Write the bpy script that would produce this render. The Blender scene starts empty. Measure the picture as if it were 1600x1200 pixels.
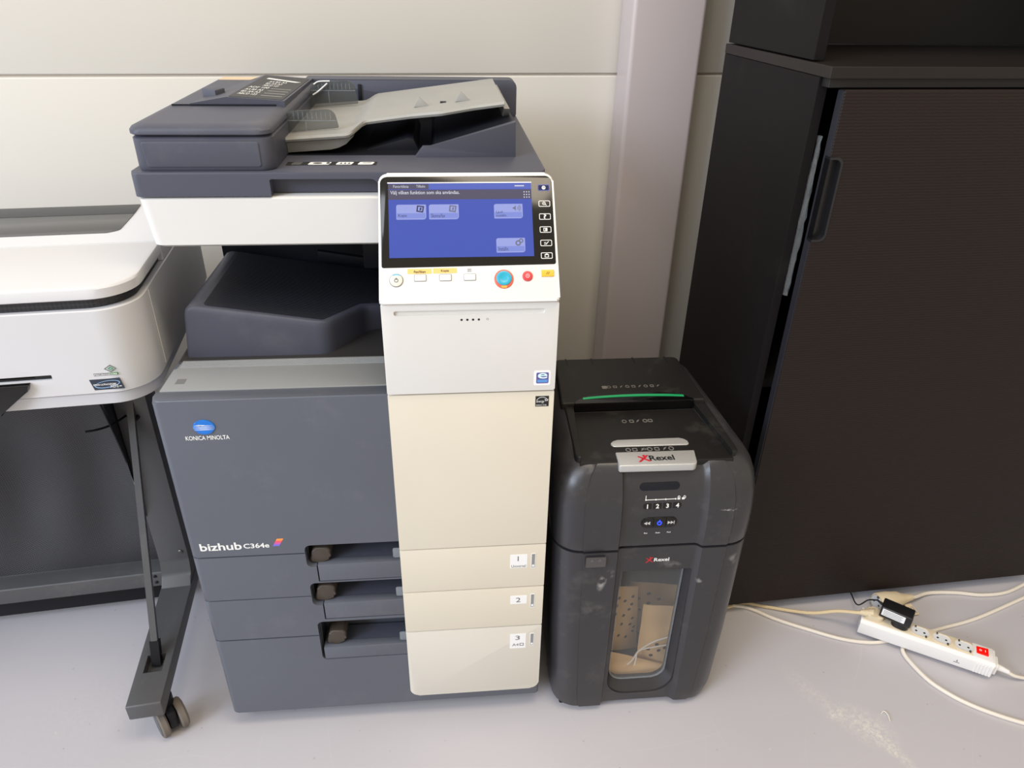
import bpy, bmesh, math, random
from mathutils import Vector, Matrix
random.seed(7)
sc = bpy.context.scene
COL = sc.collection
PI = math.pi

# ------------------------------------------------------------------ camera, world, lights, exposure
cam = bpy.data.cameras.new('camera'); cam.sensor_fit = 'HORIZONTAL'; cam.sensor_width = 36.0
cam.lens = 1129.39 / 1600 * 36.0; cam.clip_start = 0.02
camo = bpy.data.objects.new('camera', cam); COL.objects.link(camo)
_r = Vector((0.995678, -0.09113883, 0.01786145)); _u = Vector((0.02967711, 0.49446454, 0.86869102))
_f = Vector((0.08800334, 0.86440646, -0.4950322))
M = Matrix((( _r.x, _u.x, -_f.x, 0.4472), (_r.y, _u.y, -_f.y, -0.9732), (_r.z, _u.z, -_f.z, 1.3376), (0, 0, 0, 1)))
camo.matrix_world = M
sc.camera = camo
world = bpy.data.worlds.new('hall_daylight'); sc.world = world; world.use_nodes = True
bg = world.node_tree.nodes['Background']; bg.inputs[0].default_value = (1.0, 0.88, 0.69, 1); bg.inputs[1].default_value = 0.70
def area(name, loc, target, sx, sy, power, col):
    l = bpy.data.lights.new(name, 'AREA'); l.shape = 'RECTANGLE'; l.size = sx; l.size_y = sy; l.energy = power; l.color = col
    o = bpy.data.objects.new(name, l); COL.objects.link(o); o.location = loc
    o.rotation_euler = (Vector(target) - Vector(loc)).to_track_quat('-Z', 'Y').to_euler()
    return o
area('window_daylight', (-4.4, -3.9, 3.5), (0.5, 0.4, 0.8), 2.2, 1.8, 245, (0.70, 0.81, 1.0))
area('top_fill', (-1.9, -2.8, 4.6), (0.0, 0.0, 0.2), 2.4, 1.6, 85, (0.85, 0.91, 1.0))  # added top fill to brighten the floor, no actual skylight
area('left_fill', (-4.6, -1.3, 1.9), (0.2, 0.0, 0.7), 2.6, 1.7, 85, (0.82, 0.90, 1.0))  # added fill from the left for edge highlights, no known window
area('warm_overhead_fill', (0.95, -0.62, 3.5), (0.95, 0.3, 0.4), 2.0, 0.8, 42, (1.0, 0.86, 0.68))  # added warm fill to lift the shaded wall and pillar, no known lamp
sc.view_settings.view_transform = 'Standard'; sc.view_settings.look = 'None'
sc.view_settings.gamma = 1.0; sc.view_settings.use_curve_mapping = False
sc.view_settings.exposure = 0.0

# ------------------------------------------------------------------ materials
def lin(c):
    c = c / 255.0
    return c / 12.92 if c <= 0.04045 else ((c + 0.055) / 1.055) ** 2.4
def rgb(r, g, b): return (lin(r), lin(g), lin(b), 1.0)
def mat(name, c, rough=0.5, var=0.0, vscale=8.0, bump=0.0, bscale=400.0, metal=0.0, coat=0.0, emit=None, estr=1.0, dust=None, spec=0.5):
    m = bpy.data.materials.new(name); m.use_nodes = True
    nt = m.node_tree; b = nt.nodes['Principled BSDF']
    b.inputs['Base Color'].default_value = rgb(*c); b.inputs['Roughness'].default_value = rough
    b.inputs['Metallic'].default_value = metal; b.inputs['Coat Weight'].default_value = coat
    b.inputs['Specular IOR Level'].default_value = spec
    tc = nt.nodes.new('ShaderNodeTexCoord')
    src = None
    if var > 0:
        n = nt.nodes.new('ShaderNodeTexNoise'); n.inputs['Scale'].default_value = vscale; n.inputs['Detail'].default_value = 5
        nt.links.new(tc.outputs['Object'], n.inputs['Vector'])
        mx = nt.nodes.new('ShaderNodeMix'); mx.data_type = 'RGBA'
        mx.inputs['A'].default_value = rgb(*[max(0, x * (1 - var)) for x in c]); mx.inputs['B'].default_value = rgb(*[min(255, x * (1 + var)) for x in c])
        nt.links.new(n.outputs['Fac'], mx.inputs['Factor']); src = mx.outputs['Result']
    if dust:
        n2 = nt.nodes.new('ShaderNodeTexNoise'); n2.inputs['Scale'].default_value = dust[2]; n2.inputs['Detail'].default_value = 8; n2.inputs['Roughness'].default_value = 0.7
        nt.links.new(tc.outputs['Object'], n2.inputs['Vector'])
        rp = nt.nodes.new('ShaderNodeMapRange'); rp.inputs['From Min'].default_value = 0.55; rp.inputs['From Max'].default_value = 0.85
        rp.inputs['To Max'].default_value = dust[1]
        nt.links.new(n2.outputs['Fac'], rp.inputs['Value'])
        m2 = nt.nodes.new('ShaderNodeMix'); m2.data_type = 'RGBA'; m2.inputs['A'].default_value = rgb(*c); m2.inputs['B'].default_value = rgb(*dust[0])
        if src: nt.links.new(src, m2.inputs['A'])
        nt.links.new(rp.outputs['Result'], m2.inputs['Factor']); src = m2.outputs['Result']
    if src: nt.links.new(src, b.inputs['Base Color'])
    if bump > 0:
        n3 = nt.nodes.new('ShaderNodeTexNoise'); n3.inputs['Scale'].default_value = bscale; n3.inputs['Detail'].default_value = 3
        nt.links.new(tc.outputs['Object'], n3.inputs['Vector'])
        bp = nt.nodes.new('ShaderNodeBump'); bp.inputs['Strength'].default_value = bump; bp.inputs['Distance'].default_value = 0.001
        nt.links.new(n3.outputs['Fac'], bp.inputs['Height']); nt.links.new(bp.outputs['Normal'], b.inputs['Normal'])
    if emit:
        b.inputs['Emission Color'].default_value = rgb(*emit); b.inputs['Emission Strength'].default_value = estr
    return m
def clear(name, c, alpha, rough=0.08):
    m = bpy.data.materials.new(name); m.use_nodes = True; nt = m.node_tree; b = nt.nodes['Principled BSDF']
    b.inputs['Base Color'].default_value = rgb(*c); b.inputs['Roughness'].default_value = rough; b.inputs['Alpha'].default_value = alpha
    return m
def banded(name, ca, cb, scale, axis, rough=0.5, bump=0.0, dist=0.0, spec=0.5):
    """wave stripes along an object axis: grain, ribs"""
    m = mat(name, ca, rough, spec=spec); nt = m.node_tree; b = nt.nodes['Principled BSDF']
    tc = nt.nodes.new('ShaderNodeTexCoord'); w = nt.nodes.new('ShaderNodeTexWave'); w.bands_direction = axis
    w.inputs['Scale'].default_value = scale; w.inputs['Distortion'].default_value = dist; w.inputs['Detail'].default_value = 3; w.inputs['Detail Scale'].default_value = 2
    nt.links.new(tc.outputs['Object'], w.inputs['Vector'])
    mx = nt.nodes.new('ShaderNodeMix'); mx.data_type = 'RGBA'; mx.inputs['A'].default_value = rgb(*ca); mx.inputs['B'].default_value = rgb(*cb)
    nt.links.new(w.outputs['Fac'], mx.inputs['Factor']); nt.links.new(mx.outputs['Result'], b.inputs['Base Color'])
    if bump:
        bp = nt.nodes.new('ShaderNodeBump'); bp.inputs['Strength'].default_value = bump; bp.inputs['Distance'].default_value = 0.001
        nt.links.new(w.outputs['Fac'], bp.inputs['Height']); nt.links.new(bp.outputs['Normal'], b.inputs['Normal'])
    return m

m_white = mat('white_plastic', (221, 219, 215), 0.42, 0.015, 6, 0.05, 900)
m_white2 = mat('plotter_white_plastic', (209, 209, 212), 0.42, 0.01, 5, spec=0.35)
m_cream = mat('aged_cream_plastic', (219, 211, 193), 0.45, 0.02, 5, 0.05, 900)
m_cream2 = mat('pale_cream_plastic', (216, 211, 200), 0.42, 0.02, 5, 0.05, 900)
m_grey = mat('slate_grey_plastic', (88, 92, 102), 0.38, 0.03, 5, 0.12, 900, dust=((150, 148, 146), 0.18, 9))
m_adf = mat('dark_slate_plastic', (76, 78, 90), 0.45, 0.03, 5, 0.10, 900, dust=((150, 145, 138), 0.15, 9), spec=0.3)
m_inner = mat('inner_black_plastic', (24, 26, 33), 0.45, 0.03, 5, spec=0.25)
m_ledge = mat('silver_grey_plastic', (140, 142, 143), 0.45, 0.03, 8, 0.05, 900)
m_ledge2 = mat('ledge_patch_grey', (112, 113, 114), 0.5)
m_rib = banded('ribbed_tray_plastic', (46, 48, 56), (32, 34, 40), 90, 'Y', 0.5, 0.5, 0.0, 0.25)
m_floor_tray = mat('dark_tray_floor', (50, 48, 48), 0.45, 0.05, 8)
m_brown = mat('brown_grip_plastic', (70, 61, 53), 0.45, 0.05, 30)
m_feed = mat('light_grey_tray_plastic', (150, 150, 147), 0.5, 0.03, 12, 0.05, 900, dust=((190, 176, 150), 0.25, 14))
m_smoke = clear('smoky_clear_plastic', (84, 88, 88), 0.5)
m_clear = clear('clear_tab_plastic', (170, 178, 186), 0.30)
m_glass = mat('black_screen_glass', (14, 14, 15), 0.12, coat=0.0)
m_print = mat('white_print', (235, 235, 232), 0.5)
m_black = mat('black_print', (22, 22, 24), 0.5)
m_dgrey = mat('grey_print', (90, 90, 92), 0.5)
m_sticker = mat('white_sticker', (240, 240, 240), 0.4)
m_faint0 = mat('pale_grey_print', (150, 148, 142), 0.5)
m_yellowlab = mat('yellow_label', (226, 190, 110), 0.5)
m_yellow = mat('yellow_key', (232, 180, 52), 0.4)
m_red = mat('red_key', (200, 62, 66), 0.35)
m_redring = mat('red_orange_ring', (214, 96, 74), 0.35)
m_orange = mat('orange_light_bar', (240, 150, 60), 0.4, emit=(255, 150, 50), estr=0.35)
m_teal = mat('turquoise_start_key', (38, 150, 176), 0.3, emit=(40, 160, 190), estr=0.25)
m_cyan = mat('cyan_arc_light', (70, 170, 220), 0.4, emit=(70, 170, 230), estr=0.4)
m_kmblue = mat('blue_globe_emblem', (20, 110, 200), 0.25, 0.2, 60)
def screen(name, c, s=0.85): return mat(name, (12, 12, 14), 0.14, emit=c, estr=s)
m_lcd = screen('lcd_blue', (70, 92, 196)); m_lcdband = screen('lcd_grey_band', (88, 84, 110)); m_lcdtab = screen('lcd_blue_tab', (92, 110, 205))
m_lcdkey = screen('lcd_pale_key', (168, 178, 245)); m_lcdkey2 = screen('lcd_pale_key_lower', (140, 155, 235)); m_lcdtxt = screen('lcd_white_text', (225, 228, 240)); m_lcddark = screen('lcd_dark_icon', (52, 56, 96))
m_lcdgrey = screen('lcd_grey_icon', (120, 124, 150)); m_keyblue = screen('home_key_glow', (110, 120, 210))
m_shred = mat('charcoal_shredder_plastic', (49, 48, 51), 0.30, 0.04, 6, 0.15, 900, dust=((140, 138, 134), 0.22, 11))
def smudge(m, marks):
    nt = m.node_tree; b = nt.nodes['Principled BSDF']; src = b.inputs['Base Color'].links[0].from_socket; tc = nt.nodes.new('ShaderNodeTexCoord')
    for (x, z, rx, rz, rot, k, sc_) in marks:
        mp = nt.nodes.new('ShaderNodeMapping'); mp.vector_type = 'TEXTURE'; mp.inputs['Location'].default_value = (x, 0, z); mp.inputs['Rotation'].default_value = (0, rot, 0); mp.inputs['Scale'].default_value = (rx, 0.3, rz)
        nt.links.new(tc.outputs['Object'], mp.inputs['Vector']); ln = nt.nodes.new('ShaderNodeVectorMath'); ln.operation = 'LENGTH'; nt.links.new(mp.outputs['Vector'], ln.inputs[0])
        a = nt.nodes.new('ShaderNodeMapRange'); a.inputs['From Min'].default_value = 1.0; a.inputs['From Max'].default_value = 0.3; a.inputs['To Max'].default_value = k; nt.links.new(ln.outputs['Value'], a.inputs['Value'])
        n = nt.nodes.new('ShaderNodeTexNoise'); n.inputs['Scale'].default_value = sc_; n.inputs['Detail'].default_value = 6; nt.links.new(tc.outputs['Object'], n.inputs['Vector'])
        q = nt.nodes.new('ShaderNodeMapRange'); q.inputs['From Min'].default_value = 0.42; q.inputs['From Max'].default_value = 0.62; nt.links.new(n.outputs['Fac'], q.inputs['Value'])
        mu = nt.nodes.new('ShaderNodeMath'); mu.operation = 'MULTIPLY'; nt.links.new(a.outputs['Result'], mu.inputs[0]); nt.links.new(q.outputs['Result'], mu.inputs[1])
        mx = nt.nodes.new('ShaderNodeMix'); mx.data_type = 'RGBA'; mx.inputs['B'].default_value = rgb(170, 168, 166); nt.links.new(src, mx.inputs['A']); nt.links.new(mu.outputs[0], mx.inputs['Factor']); src = mx.outputs['Result']
    nt.links.new(src, b.inputs['Base Color'])
smudge(m_shred, ((-0.094, 0.365, 0.009, 0.024, 0.2, 0.7, 90), (-0.080, 0.385, 0.010, 0.012, 0.0, 0.4, 70), (0.125, 0.518, 0.020, 0.0022, 0.06, 0.9, 160), (0.092, 0.355, 0.007, 0.016, -0.5, 0.5, 90), (0.150, 0.400, 0.014, 0.016, 0.3, 0.4, 80), (0.035, 0.392, 0.025, 0.010, 0.2, 0.3, 80), (-0.11, 0.30, 0.03, 0.02, 0.4, 0.12, 60)))
m_shredtop = mat('black_shredder_top', (29, 28, 28), 0.45, 0.04, 6, 0.25, 700, dust=((130, 124, 116), 0.22, 12), spec=0.3)
m_gloss = mat('gloss_black_plastic', (10, 10, 11), 0.10)
m_silver = mat('satin_silver_plastic', (190, 190, 188), 0.32, metal=0.35)
m_green = mat('green_status_light', (20, 120, 70), 0.25, emit=(40, 180, 110), estr=0.4)
m_blueled = mat('blue_power_light', (20, 40, 200), 0.3, emit=(40, 70, 255), estr=2.0)
m_rexred = mat('red_emblem_print', (190, 30, 45), 0.4)
m_kraft = mat('kraft_paper', (228, 190, 140), 0.8, 0.05, 20, 0.2, 120)
m_hole = mat('bag_hole_dark', (58, 48, 40), 0.9)
m_cord = mat('white_cord', (220, 214, 204), 0.7)
m_pane = clear('bin_window_pane', (150, 150, 150), 0.16, 0.06)
m_cab = banded('black_brown_wood_grain', (38, 30, 28), (32, 25, 23), 62, 'Z', 0.5, 0.3, 2.2, 0.2)
m_cabside = mat('black_brown_laminate', (27, 25, 26), 0.40, 0.06, 5, 0.05, 300, dust=((70, 66, 66), 0.25, 4), spec=0.06)
m_cabtop = mat('black_brown_top', (32, 27, 26), 0.42, 0.10, 30, 0.1, 200, spec=0.3)
m_cabin = mat('dark_cabinet_interior', (24, 22, 22), 0.6)
m_edge = mat('dark_edge_band', (48, 48, 54), 0.3)
m_bag = clear('crumpled_clear_film', (200, 205, 208), 0.13, 0.10)
m_plug = mat('beige_plug_plastic', (216, 200, 170), 0.42, 0.03, 40)
m_strip = mat('white_strip_plastic', (232, 230, 228), 0.32)
m_striptop = mat('yellowed_strip_top', (222, 208, 182), 0.36, 0.04, 30)
m_cable = mat('white_cable_sheath', (226, 218, 206), 0.4)
m_cablebeige = mat('beige_cable_sheath', (218, 198, 160), 0.4)
m_blackp = mat('black_adapter_plastic', (24, 24, 26), 0.35, 0.04, 60)
m_socket = mat('white_socket_well', (220, 222, 226), 0.3)
m_steel = mat('socket_contact_metal', (120, 118, 112), 0.35, metal=0.8)
m_redswitch = mat('red_rocker_switch', (200, 16, 14), 0.2, emit=(255, 20, 10), estr=0.5)
m_stand = mat('dark_grey_stand_paint', (80, 80, 82), 0.45, 0.04, 10, 0.1, 700, dust=((126, 120, 112), 0.4, 14))
m_standdark = mat('black_stand_paint', (22, 22, 26), 0.5, 0.05, 8, spec=0.25)
m_tyre = mat('dusty_caster_tread', (112, 104, 96), 0.7, 0.1, 40)
m_castgrey = mat('grey_caster_face', (84, 88, 92), 0.5)
m_band = mat('black_hatched_band', (34, 34, 37), 0.45)
m_wtop = mat('grey_plotter_window', (92, 93, 94), 0.3, 0.05, 6, spec=0.25)
m_wtop2 = mat('dark_grey_plotter_strip', (74, 75, 76), 0.4, spec=0.2)
m_decal = mat('navy_sticker', (44, 52, 66), 0.35)
m_swoosh = mat('pale_blue_print', (140, 180, 220), 0.4)
m_greenp = mat('green_print', (70, 130, 60), 0.4)
m_pillar = mat('mauve_grey_painted_steel', (186, 176, 176), 0.34, 0.02, 3, 0.05, 200)
m_gap = mat('panel_joint_sealant', (196, 188, 176), 0.8)

# wall panel steel: faint streaks
m_wall = mat('cream_sandwich_panel', (207, 203, 195), 0.42, 0.012, 1.5, 0.03, 300)
# painted concrete floor with scuffs, dust flecks and fine scratches
def floor_mat():
    m = mat('grey_painted_concrete', (188, 185, 190), 0.36, 0.03, 2.2, 0.06, 120)
    nt = m.node_tree; b = nt.nodes['Principled BSDF']; src = b.inputs['Base Color'].links[0].from_socket
    tc = nt.nodes.new('ShaderNodeTexCoord')
    def layer(src, fac, col):
        mx = nt.nodes.new('ShaderNodeMix'); mx.data_type = 'RGBA'; mx.inputs['B'].default_value = rgb(*col)
        nt.links.new(src, mx.inputs['A']); nt.links.new(fac, mx.inputs['Factor']); return mx.outputs['Result']
    def mrange(s, a, b_, t):
        r = nt.nodes.new('ShaderNodeMapRange'); r.inputs['From Min'].default_value = a; r.inputs['From Max'].default_value = b_; r.inputs['To Max'].default_value = t
        nt.links.new(s, r.inputs['Value']); return r.outputs['Result']
    def mul(a, b_):
        n = nt.nodes.new('ShaderNodeMath'); n.operation = 'MULTIPLY'; nt.links.new(a, n.inputs[0]); nt.links.new(b_, n.inputs[1]); return n.outputs[0]
    # dust flecks
    v = nt.nodes.new('ShaderNodeTexVoronoi'); v.inputs['Scale'].default_value = 26; nt.links.new(tc.outputs['Object'], v.inputs['Vector'])
    src = layer(src, mrange(v.outputs['Distance'], 0.07, 0.03, 0.35), (120, 110, 98))
    v2 = nt.nodes.new('ShaderNodeTexVoronoi'); v2.inputs['Scale'].default_value = 17; nt.links.new(tc.outputs['Object'], v2.inputs['Vector'])
    src = layer(src, mrange(v2.outputs['Distance'], 0.05, 0.02, 0.5), (214, 206, 194))
    # scratches: thin distorted lines
    for rot, sc_, k in ((0.5, 3.1, 0.22), (1.3, 2.3, 0.18), (-0.4, 2.7, 0.16)):
        mp = nt.nodes.new('ShaderNodeMapping'); mp.inputs['Rotation'].default_value = (0, 0, rot); nt.links.new(tc.outputs['Object'], mp.inputs['Vector'])
        w = nt.nodes.new('ShaderNodeTexWave'); w.inputs['Scale'].default_value = sc_; w.inputs['Distortion'].default_value = 6; w.inputs['Detail'].default_value = 2; w.inputs['Detail Scale'].default_value = 0.7
        nt.links.new(mp.outputs['Vector'], w.inputs['Vector'])
        n = nt.nodes.new('ShaderNodeTexNoise'); n.inputs['Scale'].default_value = 4.0; nt.links.new(mp.outputs['Vector'], n.inputs['Vector'])
        src = layer(src, mul(mrange(w.outputs['Fac'], 0.9985, 1.0, k), mrange(n.outputs['Fac'], 0.5, 0.62, 1.0)), (205, 202, 200))
    # pale dusty scuff patches (worn streak from right foreground towards the shredder)
    for (x, y, rx, ry, rot, k) in ((1.285, -0.10, 0.05, 0.075, 0.75, 0.8), (1.31, -0.15, 0.018, 0.07, 0.45, 0.95), (1.235, -0.07, 0.03, 0.02, 0.2, 0.8), (1.21, -0.02, 0.03, 0.10, 0.5, 0.35), (-0.3, 0.05, 0.22, 0.12, 0.3, 0.12)):
        mp = nt.nodes.new('ShaderNodeMapping'); mp.vector_type = 'TEXTURE'; mp.inputs['Location'].default_value = (x, y, 0); mp.inputs['Rotation'].default_value = (0, 0, rot); mp.inputs['Scale'].default_value = (rx, ry, 1)
        nt.links.new(tc.outputs['Object'], mp.inputs['Vector'])
        ln = nt.nodes.new('ShaderNodeVectorMath'); ln.operation = 'LENGTH'; nt.links.new(mp.outputs['Vector'], ln.inputs[0])
        n = nt.nodes.new('ShaderNodeTexNoise'); n.inputs['Scale'].default_value = 95; n.inputs['Detail'].default_value = 9; n.inputs['Roughness'].default_value = 0.9; nt.links.new(tc.outputs['Object'], n.inputs['Vector'])
        src = layer(src, mul(mrange(ln.outputs['Value'], 1.0, 0.2, k), mrange(n.outputs['Fac'], 0.46, 0.60, 1.0)), (230, 224, 214))
    nt.links.new(src, b.inputs['Base Color'])
    return m
m_floor = floor_mat()
def mesh_fabric():
    m = mat('black_mesh_fabric', (30, 30, 33), 0.55); nt = m.node_tree; b = nt.nodes['Principled BSDF']
    tc = nt.nodes.new('ShaderNodeTexCoord'); ws = []
    for rot in (0.5, -0.5):
        mp = nt.nodes.new('ShaderNodeMapping'); mp.inputs['Rotation'].default_value = (0, rot, 0); nt.links.new(tc.outputs['Object'], mp.inputs['Vector'])
        w = nt.nodes.new('ShaderNodeTexWave'); w.bands_direction = 'Z'; w.inputs['Scale'].default_value = 85; nt.links.new(mp.outputs['Vector'], w.inputs['Vector']); ws.append(w)
    mm = nt.nodes.new('ShaderNodeMath'); mm.operation = 'MULTIPLY'; nt.links.new(ws[0].outputs['Fac'], mm.inputs[0]); nt.links.new(ws[1].outputs['Fac'], mm.inputs[1])
    mx = nt.nodes.new('ShaderNodeMix'); mx.data_type = 'RGBA'; mx.inputs['A'].default_value = rgb(38, 38, 41); mx.inputs['B'].default_value = rgb(92, 92, 96)
    nt.links.new(mm.outputs[0], mx.inputs['Factor']); nt.links.new(mx.outputs['Result'], b.inputs['Base Color'])
    bp = nt.nodes.new('ShaderNodeBump'); bp.inputs['Strength'].default_value = 0.5; bp.inputs['Distance'].default_value = 0.001
    nt.links.new(mm.outputs[0], bp.inputs['Height']); nt.links.new(bp.outputs['Normal'], b.inputs['Normal'])
    return m
m_mesh = mesh_fabric()
def hatched():
    m = m_band; nt = m.node_tree; b = nt.nodes['Principled BSDF']
    tc = nt.nodes.new('ShaderNodeTexCoord'); ck = nt.nodes.new('ShaderNodeTexChecker'); ck.inputs['Scale'].default_value = 230
    mp = nt.nodes.new('ShaderNodeMapping'); mp.inputs['Rotation'].default_value = (0, 0.785, 0); nt.links.new(tc.outputs['Object'], mp.inputs['Vector']); nt.links.new(mp.outputs['Vector'], ck.inputs['Vector'])
    ck.inputs['Color1'].default_value = rgb(34, 34, 37); ck.inputs['Color2'].default_value = rgb(50, 50, 54)
    nt.links.new(ck.outputs['Color'], b.inputs['Base Color'])
    bp = nt.nodes.new('ShaderNodeBump'); bp.inputs['Strength'].default_value = 0.5; bp.inputs['Distance'].default_value = 0.001
    nt.links.new(ck.outputs['Fac'], bp.inputs['Height']); nt.links.new(bp.outputs['Normal'], b.inputs['Normal'])
hatched()

# ------------------------------------------------------------------ mesh helpers
class Fr:
    """a working plane: origin + u*e1 + v*e2 + d*n"""
    def __init__(s, o, e1, e2):
        s.o = Vector(o); s.e1 = Vector(e1); s.e2 = Vector(e2); s.n = s.e1.cross(s.e2)
    def p(s, u, v, d=0.0): return s.o + s.e1 * u + s.e2 * v + s.n * d
def front(y): return Fr((0, y, 0), (1, 0, 0), (0, 0, 1))
def top(z): return Fr((0, 0, z), (1, 0, 0), (0, 1, 0))
def side(x): return Fr((x, 0, 0), (0, 1, 0), (0, 0, 1))
def BM(): return bmesh.new()
def rpoly(pts, r=0.0, n=5):
    """polygon (ccw) with rounded corners; r a number or one per corner"""
    N = len(pts); rs = r if isinstance(r, (list, tuple)) else [r] * N
    out = []
    for i in range(N):
        p = Vector(pts[i]); a = Vector(pts[i - 1]); b = Vector(pts[(i + 1) % N]); rr = rs[i]
        if rr <= 0: out.append((p.x, p.y)); continue
        d1 = (a - p).normalized(); d2 = (b - p).normalized(); ang = d1.angle(d2)
        t = min(rr / math.tan(ang / 2), (a - p).length * .49, (b - p).length * .49); rr = t * math.tan(ang / 2)
        c = p + (d1 + d2).normalized() * (rr / math.sin(ang / 2))
        s = p + d1 * t - c; e = p + d2 * t - c
        a0 = math.atan2(s.y, s.x); a1 = math.atan2(e.y, e.x); da = (a1 - a0 + PI) % (2 * PI) - PI
        for k in range(n + 1):
            q = a0 + da * k / n; out.append((c.x + rr * math.cos(q), c.y + rr * math.sin(q)))
    return out
def rect(x0, y0, x1, y1, r=0.0, n=5): return rpoly([(x0, y0), (x1, y0), (x1, y1), (x0, y1)], r, n)
def circ(cx, cy, rx, ry=None, n=32):
    ry = ry or rx
    return [(cx + rx * math.cos(2 * PI * k / n), cy + ry * math.sin(2 * PI * k / n)) for k in range(n)]
def prism(bm, fr, poly, d0, d1, bev=0.0, seg=2, back=False, zf=None):
    lo = [bm.verts.new(fr.p(u, v, d0)) for u, v in poly]
    hi = [bm.verts.new(fr.p(u, v, zf(u, v) if zf else d1)) for u, v in poly]
    N = len(poly)
    f1 = bm.faces.new(hi); f0 = bm.faces.new(lo[::-1])
    for i in range(N):
        j = (i + 1) % N; bm.faces.new((lo[i], lo[j], hi[j], hi[i]))
    if bev > 0:
        es = list(f1.edges) + (list(f0.edges) if back else [])
        bmesh.ops.bevel(bm, geom=es, offset=bev, segments=seg, profile=0.5, affect='EDGES', clamp_overlap=True)
    return bm
def box(bm, x0, x1, y0, y1, z0, z1, bev=0.0, seg=2, mtx=None):
    g = bmesh.ops.create_cube(bm, size=1.0)
    vs = g['verts']
    for v in vs: v.co = Vector((x0 + (v.co.x + .5) * (x1 - x0), y0 + (v.co.y + .5) * (y1 - y0), z0 + (v.co.z + .5) * (z1 - z0)))
    allv = vs
    if bev > 0:
        es = {e for v in vs for e in v.link_edges}
        rr = bmesh.ops.bevel(bm, geom=list(es), offset=bev, segments=seg, profile=0.5, affect='EDGES', clamp_overlap=True)
        allv = list({v for f in rr['faces'] for v in f.verts} | {v for v in vs if v.is_valid})
    if mtx: 
        for v in allv: v.co = mtx @ v.co
    return bm
def ring(bm, fr, outer, inner, d0, d1):
    N = len(outer); A = []
    for poly, d in ((outer, d0), (outer, d1), (inner, d1), (inner, d0)): A.append([bm.verts.new(fr.p(u, v, d)) for u, v in poly])
    for k in range(3):
        for i in range(N):
            j = (i + 1) % N; bm.faces.new((A[k][i], A[k][j], A[k + 1][j], A[k + 1][i]))
    return bm
def loft(bm, rings, cap0=True, cap1=True, closed=True):
    R = [[bm.verts.new(p) for p in r] for r in rings]; N = len(R[0])
    for a, b in zip(R[:-1], R[1:]):
        for i in range(N if closed else N - 1):
            j = (i + 1) % N; bm.faces.new((a[i], a[j], b[j], b[i]))
    if cap0: bm.faces.new(R[0][::-1])
    if cap1: bm.faces.new(R[-1])
    return bm
def smoothpath(pts, k=8):
    P = [Vector(p) for p in pts]; P = [P[0] * 2 - P[1]] + P + [P[-1] * 2 - P[-2]]; out = []
    for i in range(1, len(P) - 2):
        for s in range(k):
            t = s / k; a, b, c, d = P[i - 1], P[i], P[i + 1], P[i + 2]
            out.append(0.5 * ((2 * b) + (c - a) * t + (2 * a - 5 * b + 4 * c - d) * t * t + (3 * b - a - 3 * c + d) * t ** 3))
    out.append(P[-2]); return out
def tube(bm, pts, r, n=10, smooth=True, k=8):
    P = smoothpath(pts, k) if smooth else [Vector(p) for p in pts]
    rs = r if callable(r) else (lambda t: r)
    rings = []; up = Vector((0, 0, 1))
    for i, p in enumerate(P):
        t = (P[min(i + 1, len(P) - 1)] - P[max(i - 1, 0)]).normalized()
        x = t.cross(up)
        if x.length < 1e-3: x = t.cross(Vector((1, 0, 0)))
        x.normalize(); y = x.cross(t); rr = rs(i / (len(P) - 1))
        rings.append([p + (x * math.cos(2 * PI * j / n) + y * math.sin(2 * PI * j / n)) * rr for j in range(n)])
    return loft(bm, rings)
def cyl(bm, a, b, ra, rb=None, n=24):
    rb = ra if rb is None else rb; a = Vector(a); b = Vector(b); t = (b - a).normalized()
    x = t.cross(Vector((0, 0, 1)))
    if x.length < 1e-3: x = Vector((1, 0, 0))
    x.normalize(); y = x.cross(t)
    return loft(bm, [[c + (x * math.cos(2 * PI * j / n) + y * math.sin(2 * PI * j / n)) * r for j in range(n)] for c, r in ((a, ra), (b, rb))])
def cylb(bm, a, b, r, ch, n=24):
    a = Vector(a); b = Vector(b); t = (b - a).normalized(); x = t.cross(Vector((0, 0, 1)))
    if x.length < 1e-3: x = Vector((1, 0, 0))
    x.normalize(); y = x.cross(t)
    return loft(bm, [[c + (x * math.cos(2 * PI * j / n) + y * math.sin(2 * PI * j / n)) * q for j in range(n)] for c, q in ((a, r - ch), (a + t * ch, r), (b - t * ch, r), (b, r - ch))])
def finish(me, ang=35):
    bm = bmesh.new(); bm.from_mesh(me); bmesh.ops.recalc_face_normals(bm, faces=bm.faces); bm.to_mesh(me); bm.free()
    for p in me.polygons: p.use_smooth = True
    me.set_sharp_from_angle(angle=math.radians(ang))
def obj(name, bm, m, parent=None, ang=35, label=None):
    me = bpy.data.meshes.new(name); bm.to_mesh(me); bm.free(); finish(me, ang)
    if m: me.materials.append(m)
    o = bpy.data.objects.new(name, me); COL.objects.link(o)
    if parent: o.parent = parent
    if label: o['label'] = label
    return o
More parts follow.
